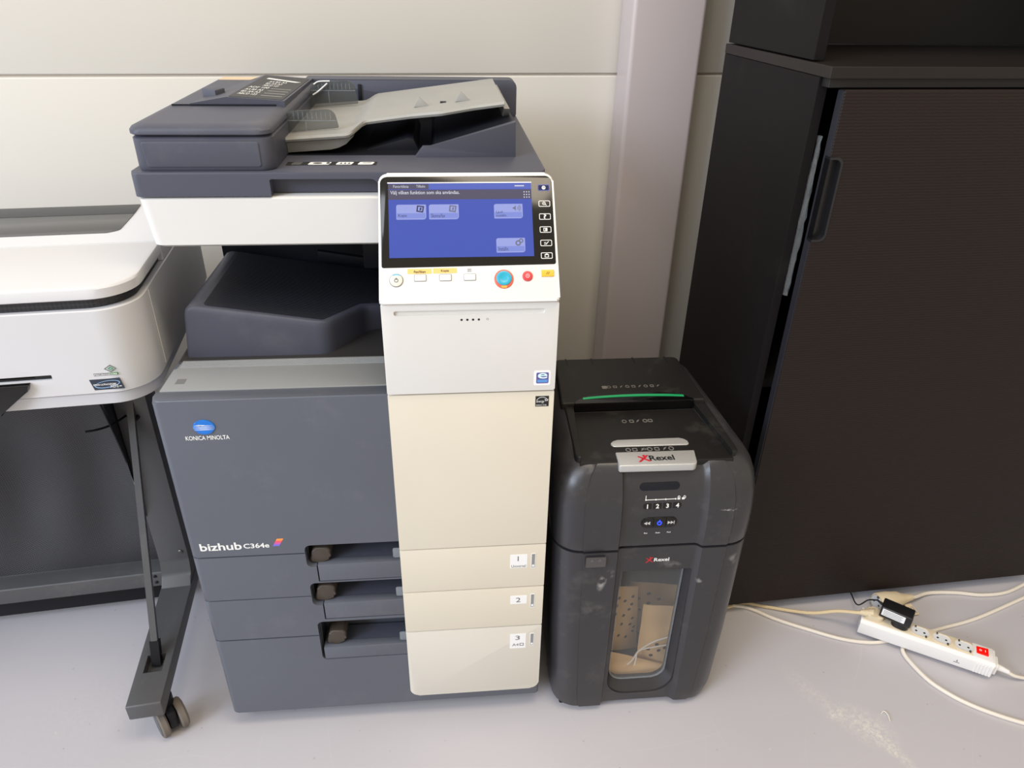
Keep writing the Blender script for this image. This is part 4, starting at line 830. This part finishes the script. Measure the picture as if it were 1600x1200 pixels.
# crumpled clear film in the door gap
b = BM(); rings = []
rr_ = random.Random(3)
for k in range(26):
    t = k / 25; z = 1.105 - 0.29 * t; cx = 0.0258 - 0.001 * t; w = 0.0035 + 0.0030 * min(1, t * 2.2) * (1 - max(0, t - .85) * 4)
    rings.append([Vector((cx + w * math.cos(a) + rr_.uniform(-.0012, .0012), 0.036 + 0.006 * math.sin(a) + rr_.uniform(-.002, .002), z)) for a in [2 * PI * j / 9 for j in range(9)]])
loft(b, rings); o = obj('plastic_film', b, m_bag, None, 20); o.location = KO; o.rotation_euler = (0, 0, KR); tag(o, 'crumpled clear plastic film sticking out of the cabinet door gap', 'plastic film')

# ------------------------------------------------------------------ LARGE FORMAT PRINTER on its stand (right end; the left runs out of frame)
pl = thing('large_format_printer', 'white wide-format printer on a dark grey wheeled stand', 'printer', (-0.02, 0.075, 0.0), 0.10)
PW = -0.97
def sect(z, inset=0.0, yb=0.50, r=0.062, yf=0.0, xl=PW):
    return [Vector((u, v, z)) for u, v in rpoly([(xl + inset, yf + inset), (0.0 - inset, yf + inset), (0.0 - inset, yb), (xl + inset, yb)], [r, r, .01, .01], 10)]
b = BM(); loft(b, [sect(0.722, .014), sect(0.7245, .006), sect(0.745, .0035)]); lo_ = obj('lower_body', b, m_white2, pl)
b = BM(); loft(b, [sect(0.7465, .002), sect(0.7480, 0), sect(0.8865, 0.0), sect(0.8880, .0015)]); pb = obj('main_body', b, m_white2, pl)
b = BM(); loft(b, [sect(0.8870, .010), sect(0.9060, .010)]); obj('finger_band', b, m_band, pl, label='black hatched band under the lid')
b = BM(); loft(b, [sect(0.9050, .001, .208), sect(0.9065, -.001, .208), sect(0.9205, -.001, .208), sect(0.9230, .0005, .208), sect(0.9240, .003, .208)]); obj('front_lid', b, m_white2, pl)
b = BM(); prism(b, side(PW), rpoly([(0.2095, 0.889), (0.50, 0.889), (0.50, 0.896), (0.407, 0.9342), (0.2095, 0.9245)], [0, .003, .004, .004, .001], 5), 0.0, -PW - 0.001, .002, 2, True); tp = obj('top_cover', b, m_white2, pl)
WF = Fr((0, 0.2095, 0.9246), (1, 0, 0), (0, 0.9988, 0.0495))
pr('top_window', WF, rpoly([(PW + .08, 0.046), (-0.096, 0.046), (-0.078, 0.058), (-0.073, 0.142), (PW + .06, 0.142)], [.004, .014, .014, 0, 0], 4), m_wtop, tp, -.002, .0012, .0005, 'dark translucent window strip')
pr('top_strip', WF, rect(PW + .06, 0.144, -0.073, 0.195, .002, 2), m_wtop2, tp, -.002, .0015, .0005)
b = BM(); box(b, -0.0005, 0.0008, 0.0842, 0.0856, 0.752, 0.884); obj('side_seam', b, m_white, pb)
PF = front(0.0)
c = BM(); prism(c, PF, rect(-0.60, 0.7765, -0.142, 0.7855, .001, 2), -.03, .02); cut(pb, [c])
b = BM(); box(b, -0.60, -0.142, 0.006, 0.012, 0.7765, 0.7855); obj('slot_lining', b, m_gloss, pb)
b = BM(); prism(b, PF, [(-0.60, 0.725), (-0.225, 0.725), (-0.215, 0.738), (-0.178, 0.764), (-0.174, 0.775), (-0.60, 0.775)], -.004, .010, .002); obj('paper_flap', b, m_gloss, pb, label='gloss black paper flap')
stk = pr('navy_sticker', PF, [(-0.0875, 0.7535), (-0.0435, 0.7535), (-0.0475, 0.7725), (-0.0915, 0.7725)], m_decal, pb, -.001, .0003)
el = [(-0.0670 + .019 * math.cos(t) , 0.7630 + .0062 * math.sin(t) + .0025 * math.cos(t)) for t in [2 * PI * k / 24 for k in range(24)]]
b = BM(); ring(b, PF, el, [(-0.0670 + (u + .0670) * .93, 0.7632 + (v - .7630) * .86) for u, v in el], 0, .0006); obj('swoosh_ring', b, m_swoosh, pb)
txt('lettering', 'EPSON ULTRACHROME', PF, -0.0870, 0.7615, m_print, pb, .033, .0030, .02, .0008); txt('lettering', 'XD2', PF, -0.0640, 0.7565, m_print, pb, .0125, .0048, .01, .0008); pr('printed_line', PF, rect(-0.0505, .7578, -.0470, .7588), m_print, pb, 0, .0006)
pr('label_bar', PF, rect(-0.0825, 0.7785, -0.060, 0.7825), m_dgrey, pb, -.001, .0003); pr('label_bar', PF, rect(-0.060, 0.7785, -0.0475, 0.7825), m_greenp, pb, -.001, .0003)
txt('lettering', 'PRECISIONCORE', PF, -0.0818, 0.7792, m_sticker, pb, .0330, .0026, .02, .0006)
dm = [(-0.057, 0.7838), (-0.0475, 0.7893), (-0.0560, 0.7963), (-0.0655, 0.7900)]; cxm = -0.0565; cym = 0.790
b = BM(); ring(b, PF, dm, [(cxm + (u - cxm) * .84, cym + (v - cym) * .84) for u, v in dm], 0, .0004); obj('diamond_print', b, mat('dark_green_print', (60, 84, 64), .4), pb)
b = BM(); ring(b, PF, [(cxm + (u - cxm) * .50, cym + (v - cym) * .50) for u, v in dm], [(cxm + (u - cxm) * .25, cym + (v - cym) * .25) for u, v in dm], 0, .0004); obj('diamond_print', b, mat('teal_green_print', (90, 150, 120), .4), pb)
# stand: leg, foot, caster, crossbars, strut, fabric basket
def stand_side(a0, a1):
    b = BM(); prism(b, side(a0), rpoly([(-0.090, 0.082), (0.50, 0.082), (0.50, 0.120), (0.29, 0.120), (-0.090, 0.120)], [.004, .004, .004, 0, .004], 3), 0.0, a1 - a0, .003, 2, True); ft_ = obj('foot', b, m_stand, pl)
    b = BM(); prism(b, side(a0 + .001), rpoly([(0.215, 0.118), (0.315, 0.118), (0.315, 0.728), (0.252, 0.728), (0.250, 0.170), (0.240, 0.138)], [0, 0, 0, 0, .03, .02], 5), 0.0, a1 - a0 - .002, .002, 2, True); obj('leg', b, m_stand, pl)
    return ft_
ft1 = stand_side(-0.168, -0.104)
cut(ft1, [box(BM(), -0.153, -0.118, -0.014, 0.030, 0.100, 0.13)])
b = BM(); 
def caster(ax, by, rot):
    R_ = Matrix.Translation((ax, by, 0)) @ Matrix.Rotation(rot, 4, 'Z')
    b = BM(); cylb(b, R_ @ Vector((0, 0.012, 0.058)), R_ @ Vector((0, 0.012, 0.083)), .016, .002, 16); box(b, -.0085, .0085, -.022, .022, .016, .060, .004, 2, R_); cs = obj('caster', b, m_standdark, pl)
    for s in (-1, 1):
        b = BM(); cylb(b, R_ @ Vector((s * .0105, -.004, .0315)), R_ @ Vector((s * .0255, -.004, .0315)), .0312, .003, 28); obj('wheel', b, m_tyre, cs)
        b = BM(); cylb(b, R_ @ Vector((s * .0250, -.004, .0315)), R_ @ Vector((s * .0268, -.004, .0315)), .025, .001, 28); obj('wheel_cover', b, m_castgrey, cs)
    return cs
caster(-0.112, -0.052, 0.55); caster(-0.136, 0.45, 2.2)
b = BM(); prism(b, side(PW + .1), rect(0.250, 0.098, 0.318, 0.140, .004, 3), 0, -PW - .1 - .168, .0); obj('crossbar', b, m_stand, pl)
b = BM(); box(b, PW + .1, -0.170, 0.285, 0.340, 0.030, 0.092, .004); obj('lower_bar', b, m_standdark, pl)
for z in (0.112, 0.130):
    b = BM(); cylb(b, (-0.1855, 0.2505, z), (-0.1855, 0.2475, z), .0038, .0008, 10); obj('screw', b, m_inner, pl)
b = BM(); cylb(b, (-0.118, 0.2505, 0.195), (-0.118, 0.2470, 0.195), .0045, .001, 10); obj('screw', b, m_steel, pl)
# strut: a flat rod from under the body down to the foot
def bar(b, p, q, w, t):
    p = Vector(p); q = Vector(q); d = (q - p).normalized(); x = Vector((1, 0, 0)); y = d.cross(x).normalized()
    loft(b, [[c + x * (sx * w / 2) + y * (sy * t / 2) for sx, sy in ((-1, -1), (1, -1), (1, 1), (-1, 1))] for c in (p, q)]); return b
b = BM(); bar(b, (-0.136, 0.320, 0.715), (-0.136, 0.018, 0.108), .0125, .010); st = obj('strut', b, m_stand, pl)
b = BM(); bar(b, (-0.136, 0.325, 0.7215), (-0.136, 0.262, 0.590), .0165, .014); obj('strut_sleeve', b, m_stand, st)
b = BM(); bar(b, (-0.136, 0.040, 0.150), (-0.136, 0.018, 0.104), .017, .015); obj('strut_cap', b, m_standdark, st)
b = BM(); tube(b, [(-0.145, 0.262, 0.555), (-0.165, 0.215, 0.560), (-0.185, 0.19, 0.566), (-0.200, 0.18, 0.570)], .0022, 8); tube(b, [(-0.126, 0.250, 0.553), (-0.136, 0.243, 0.549), (-0.147, 0.256, 0.553)], .0040, 8); obj('strap', b, m_standdark, pl)
b = BM(); g = []
NA, NZ = 40, 26
for i in range(NZ + 1):
    t = i / NZ; row = []
    for j in range(NA + 1):
        s = j / NA; a = -0.90 + (0.90 - 0.165) * s
        z = 0.665 + (0.141 - 0.665) * t; bb = 0.190 + 0.105 * t + 0.055 * math.sin(PI * t) * math.sin(PI * min(1, s * 1.02)) ** .5
        bb += 0.012 * math.sin(9 * s * 3 + 4 * t) * math.sin(PI * t) + 0.004 * math.sin(17 * s - 9 * t) * math.sin(PI * t)
        row.append(Vector((a - 0.0 * t, bb, z)))
    g.append(row)
loft(b, g, False, False, False); bk = obj('fabric_basket', b, m_mesh, pl, 60)
b = BM(); gg = []
for i in range(11):
    t = i / 10; gg.append([Vector((-0.165 - .006 * math.sin(PI * s), 0.190 + 0.105 * t + s * (0.40 - 0.190 - .105 * t) * (0.55 + .45 * t), 0.665 - 0.524 * t - .03 * s * (1 - t))) for s in [k / 6 for k in range(7)]])
loft(b, gg, False, False, False); obj('basket_side', b, m_mesh, bk, 60)
b = BM(); cyl(b, (-0.90, 0.188, 0.668), (-0.150, 0.188, 0.668), .007, None, 10); obj('basket_rod', b, m_standdark, bk)
b = BM(); tube(b, [(-0.168, 0.186, 0.66), (-0.166, 0.205, 0.58), (-0.166, 0.235, 0.45), (-0.166, 0.285, 0.16)], .0022, 6); obj('basket_hem', b, m_standdark, bk)
b = BM(); prism(b, side(-0.150), [(0.19, 0.722), (0.30, 0.722), (0.30, 0.60), (0.285, 0.60)], 0, .004); obj('stand_gusset', b, m_stand, pl)
# far stand leg out of view, keeps the printer standing
stand_side(PW + .104, PW + .168); caster(PW + .136, -0.05, 0.2); caster(PW + .136, 0.45, 2.0)

# ------------------------------------------------------------------ POWER STRIP, PLUGS AND CABLES
SO = Vector((1.394, 0.136, 0.0)); SR = -0.5563
ps = thing('power_strip', 'white multi-socket power strip with a lit red switch on the floor', 'power strip', SO, SR)
SZ0, SZ1 = 0.0095, 0.049
prof = rpoly([(-0.014, SZ0), (0.036, SZ0), (0.036, SZ1 - .004), (0.032, SZ1), (-0.008, SZ1), (-0.014, SZ1 - .006)], [.004, .004, .003, .002, .002, .004], 3)
b = BM(); prism(b, side(-0.006), prof, 0.0, 0.272, .004, 3, True); psb = obj('housing', b, m_strip, ps)
b = BM(); box(b, -0.001, 0.260, -0.006, 0.031, SZ1 - .001, SZ1 + .0012, .001); pst = obj('socket_face', b, m_striptop, ps)
TS = top(SZ1 + .0012)
for k in range(5):
    x = 0.030 + 0.044 * k
    if k < 2: continue
    wl = rpoly([(x - .019, -.001), (x + .017, -.001), (x + .017, .026), (x - .019, .026)], .012, 6)
    b = BM(); ring(b, TS, rpoly([(x - .0205, -.0025), (x + .0185, -.0025), (x + .0185, .0275), (x - .0205, .0275)], .0135, 6), wl, -.001, .0014); sk = obj('socket', b, m_striptop, ps)
    pr('socket_well', TS, wl, m_socket, sk, -.0005, .0003)
    b = BM()
    for dx in (-.0085, .0085): prism(b, TS, circ(x + dx - .001, .0125, .0024, None, 10), 0, .0006)
    obj('socket_hole', b, m_black, sk)
    b = BM(); box(b, x + .0085, x + .0125, -.002, .0040, SZ1 + .0013, SZ1 + .0040, .0008); box(b, x - .0125, x - .009, .022, .0270, SZ1 + .0013, SZ1 + .0040, .0008); obj('earth_clip', b, m_steel, sk)
b = BM(); box(b, 0.222, 0.262, -0.008, 0.033, SZ1, SZ1 + .002, .001); obj('end_plate', b, m_strip, ps)
b = BM(); prism(b, TS, rect(0.229, 0.004, 0.252, 0.025, .001, 2), 0, .0050, .0015, 2, False, lambda u, v: .0022 + .0024 * (u - .229) / .023); sw = obj('switch', b, m_redswitch, ps, label='lit red rocker switch')
ring_ = BM(); ring(ring_, TS, circ(.2365, .0145, .0026, None, 12), circ(.2365, .0145, .0018, None, 12), .002, .0036); prism(ring_, TS, rect(.2450, .0118, .2462, .0172), .002, .0046); obj('switch_symbols', ring_, m_print, sw)
Sfr = front(-0.0141)
for k in range(6):
    b = BM(); box(b, 0.231 + k * .006, 0.2342 + k * .006, -.0152, -.0130, 0.012, 0.040, .0006, 1); obj('grip_rib', b, m_strip, ps)
b = BM(); prism(b, Sfr, rect(0.191, 0.022, 0.203, 0.0232), 0, .0004); prism(b, Sfr, rect(0.1955, 0.026, 0.1985, 0.0270), 0, .0004); prism(b, Sfr, rect(0.1965, 0.0250, 0.1975, 0.0305), 0, .0004); obj('side_print', b, m_dgrey, ps)
b = BM(); prism(b, side(0.262), rect(-.006, .012, .028, .042, .006, 4), 0, .012, .002); obj('end_collar', b, m_strip, ps)
b = BM(); tube(b, [(0.270, .011, .026), (0.285, .011, .024), (0.300, .011, .021)], lambda t: .0085 - .0035 * t, 12, True, 5); obj('strain_relief', b, m_strip, ps)
b = BM(); tube(b, [(0.295, .011, .021), (0.32, .016, .012), (0.36, .040, .0045), (0.44, .10, .0045), (0.55, .17, .0045)], .0038, 8); obj('supply_cord', b, m_cable, ps)
for x in (0.02, 0.24):
    b = BM(); box(b, x - .008, x + .008, -.002, .026, 0.0, .0100, .001); obj('foot_pad', b, m_inner, ps)

# black adapter plugged in the second socket
Sm = Matrix.Translation(SO) @ Matrix.Rotation(SR, 4, 'Z')
ba = thing('power_adapter', 'black plug-in power adapter on the white power strip', 'adapter', Sm @ Vector((0.072, 0.012, SZ1 + .0015)), SR - 0.16)
b = BM(); box(b, -0.044, 0.022, -0.016, 0.020, 0.014, 0.044, .003, 3); adb = obj('body', b, m_blackp, ba)
b = BM(); prism(b, top(0), rect(-0.016, -0.014, 0.020, 0.016, .012, 5), 0.0, 0.016, .002); obj('plug_neck', b, m_blackp, ba)
pr('rating_label', front(-0.016), rect(-0.040, 0.022, 0.008, 0.041, .001, 2), m_sticker, adb, -.001, .0003)
b = BM()
for k in range(4): prism(b, front(-0.016), rect(-0.037, 0.0245 + k * .004, 0.001 + .002 * (k % 2), 0.0258 + k * .004), 0, .0005)
obj('label_lines', b, m_ledge, adb)
b = BM(); tube(b, [(-0.042, 0.006, 0.032), (-0.050, 0.009, 0.033), (-0.058, 0.012, 0.034)], lambda t: .0035 - .0015 * t, 8, True, 4); obj('cord_collar', b, m_blackp, ba)
iv = ba.matrix_basis.inverted() if False else (Matrix.Translation(ba.location) @ Matrix.Rotation(SR, 4, 'Z')).inverted()
def A2(p): return iv @ Vector(p)
b = BM(); tube(b, [(-0.056, 0.011, 0.034), (-0.074, 0.022, 0.014), (-0.094, 0.042, -0.030), tuple(A2((1.405, 0.262, .006))), tuple(A2((1.345, 0.272, .003))), tuple(A2((1.28, 0.253, .003))), tuple(A2((1.21, 0.246, .003))), tuple(A2((1.16, 0.241, .003))), tuple(A2((1.09, 0.236, .003))), tuple(A2((1.03, 0.28, .003)))], .0017, 6); obj('thin_cord', b, m_blackp, ba)

# beige plug in the first socket
bp_ = thing('beige_plug', 'yellowed flat plug with its cord in the end of the power strip', 'plug', Sm @ Vector((0.020, 0.0125, SZ1 + .0015)), SR)
b = BM(); prism(b, top(0), rpoly([(-0.020, -0.0165), (0.020, -0.0165), (0.020, 0.0165), (-0.020, 0.0165)], [.012, .016, .016, .012], 6), 0.0, 0.014, .004, 3); pg = obj('plug_body', b, m_plug, bp_)
b = BM(); rings = []
for t in [k / 8 for k in range(9)]:
    x = -0.004 - 0.028 * t; y = -0.012 * t; w = 0.013 * (1 - t) + 0.0055 * t; h = 0.009 * (1 - t) + 0.0055 * t
    rings.append([Vector((x, y + w * math.cos(a), 0.010 - .001 * t + h * math.sin(a))) for a in [2 * PI * j / 14 for j in range(14)]])
loft(b, rings); obj('plug_neck', b, m_plug, bp_, 60)
b = BM()
for k in range(6):
    t = .30 + .11 * k; x = -0.004 - 0.028 * t; y = -.012 * t; w = 0.0138 * (1 - t) + 0.0062 * t; h = .0100 * (1 - t) + .0062 * t
    loft(b, [[Vector((x - dx, y + w * math.cos(a), 0.010 - .001 * t + h * math.sin(a))) for a in [2 * PI * j / 14 for j in range(14)]] for dx in (0, .0022)])
obj('grip_rings', b, m_plug, bp_)
iv = (Matrix.Translation(bp_.location) @ Matrix.Rotation(SR, 4, 'Z')).inverted()
b = BM(); tube(b, [(-0.029, -0.0112, 0.009), (-0.039, -0.0145, .0075), tuple(iv @ Vector((1.345, 0.166, .042))), tuple(iv @ Vector((1.300, 0.184, .020))), tuple(iv @ Vector((1.255, 0.206, .0075))), tuple(iv @ Vector((1.20, 0.226, .0045))), tuple(iv @ Vector((1.15, 0.240, .0045))), tuple(iv @ Vector((1.08, 0.229, .0045))), tuple(iv @ Vector((1.02, 0.27, .0045))), tuple(iv @ Vector((1.0, 0.40, .0045)))], .0040, 8); obj('cord', b, m_cablebeige, bp_)

# big beige extension socket lying behind the adapter, face to the left
es = thing('extension_socket', 'bulky beige extension socket with paper tag, lying by the cabinet', 'extension socket', (1.494, 0.2035, 0.0), 0.12)
ax = Vector((1, 0, 0)); zc = 0.0225
def ringx(x, ry, rz, n=20, sq=0.8): 
    out = []
    for j in range(n):
        a = 2 * PI * j / n; c, s = math.cos(a), math.sin(a); out.append(Vector((x, ry * math.copysign(abs(c) ** sq, c), zc + rz * math.copysign(abs(s) ** sq, s))))
    return out
b = BM(); loft(b, [ringx(-0.026, .0215, .0215), ringx(-0.024, .0225, .0225), ringx(0.004, .0225, .0225), ringx(0.010, .0205, .0215), ringx(0.030, .0185, .0195), ringx(0.042, .0125, .0135), ringx(0.060, .0085, .0085), ringx(0.072, .0065, .0065)]); esb = obj('housing', b, m_plug, es, 45)
b = BM(); cylb(b, (-0.0275, 0, zc), (-0.0255, 0, zc), .0185, .001, 24); ef = obj('socket_face', b, m_socket, es)
b = BM()
for s in (-1, 1): cylb(b, (-0.0282, s * .0088, zc), (-0.0272, s * .0088, zc), .0025, .0003, 10)
obj('socket_hole', b, m_black, ef)
b = BM(); box(b, -0.030, -0.0265, -0.003, 0.003, zc + .0165, zc + .0205, .0008); box(b, -0.030, -0.0265, -0.003, 0.003, zc - .0205, zc - .0165, .0008); obj('earth_clip', b, m_steel, ef)
iv = (Matrix.Translation(es.location) @ Matrix.Rotation(0.12, 4, 'Z')).inverted()
b = BM(); tube(b, [(0.068, 0, zc), (0.085, 0.003, .018), tuple(iv @ Vector((1.63, 0.236, .0075))), tuple(iv @ Vector((1.70, 0.234, .0048))), tuple(iv @ Vector((1.76, 0.222, .0048))), tuple(iv @ Vector((1.83, 0.226, .0048))), tuple(iv @ Vector((1.92, 0.258, .0048))), tuple(iv @ Vector((2.05, 0.30, .0048)))], .0045, 8); obj('cord', b, m_cable, es)
b = BM(); box(b, 0.050, 0.068, -0.038, -0.005, 0.0085, 0.0093, 0, 1, Matrix.Rotation(0.10, 4, 'X')); tg_ = obj('paper_tag', b, m_plug, es, label='small printed cord tag')
b = BM()
for k in range(3): box(b, 0.0535 + k * .005, 0.0555 + k * .005, -0.034, -0.014, 0.0092, 0.0096, 0, 1, Matrix.Rotation(0.10, 4, 'X'))
obj('tag_print', b, m_ledge, tg_)
# loose white cables
def cable(label, pts, r=.0042, m=m_cable):
    b = BM(); tube(b, pts, r, 10, True, 10); return tag(obj('white_cable', b, m), label, 'cable', None)
z = .0043
cable('white cable running along the floor from the shredder, under the power strip, to the right', [(1.01, 0.44, z), (1.035, 0.31, z), (1.09, 0.247, z), (1.155, 0.226, z), (1.21, 0.186, z), (1.272, 0.151, z), (1.34, 0.117, z), (1.40, 0.1015, z), (1.445, 0.103, z), (1.50, 0.112, z), (1.555, 0.121, z), (1.60, 0.130, z), (1.70, 0.152, z), (1.865, 0.207, z), (2.05, 0.27, z)])
cable('white cable curving from under the power strip to the right foreground', [(1.520, 0.096, z), (1.500, 0.095, z), (1.480, 0.089, z), (1.465, 0.074, z), (1.4635, 0.045, z), (1.477, -0.007, z), (1.503, -0.046, z), (1.535, -0.076, z), (1.575, -0.102, z), (1.616, -0.123, z), (1.70, -0.16, z), (1.85, -0.22, z)], .0044)
b = BM(); tube(b, [(1.330, -0.076, .002), (1.338, -0.072, .003), (1.342, -0.080, .003), (1.339, -0.095, .002)], .0013, 5); tag(obj('paper_shred', b, m_cord), 'tiny curled white paper shred on the floor in front of the power strip', 'paper scrap')
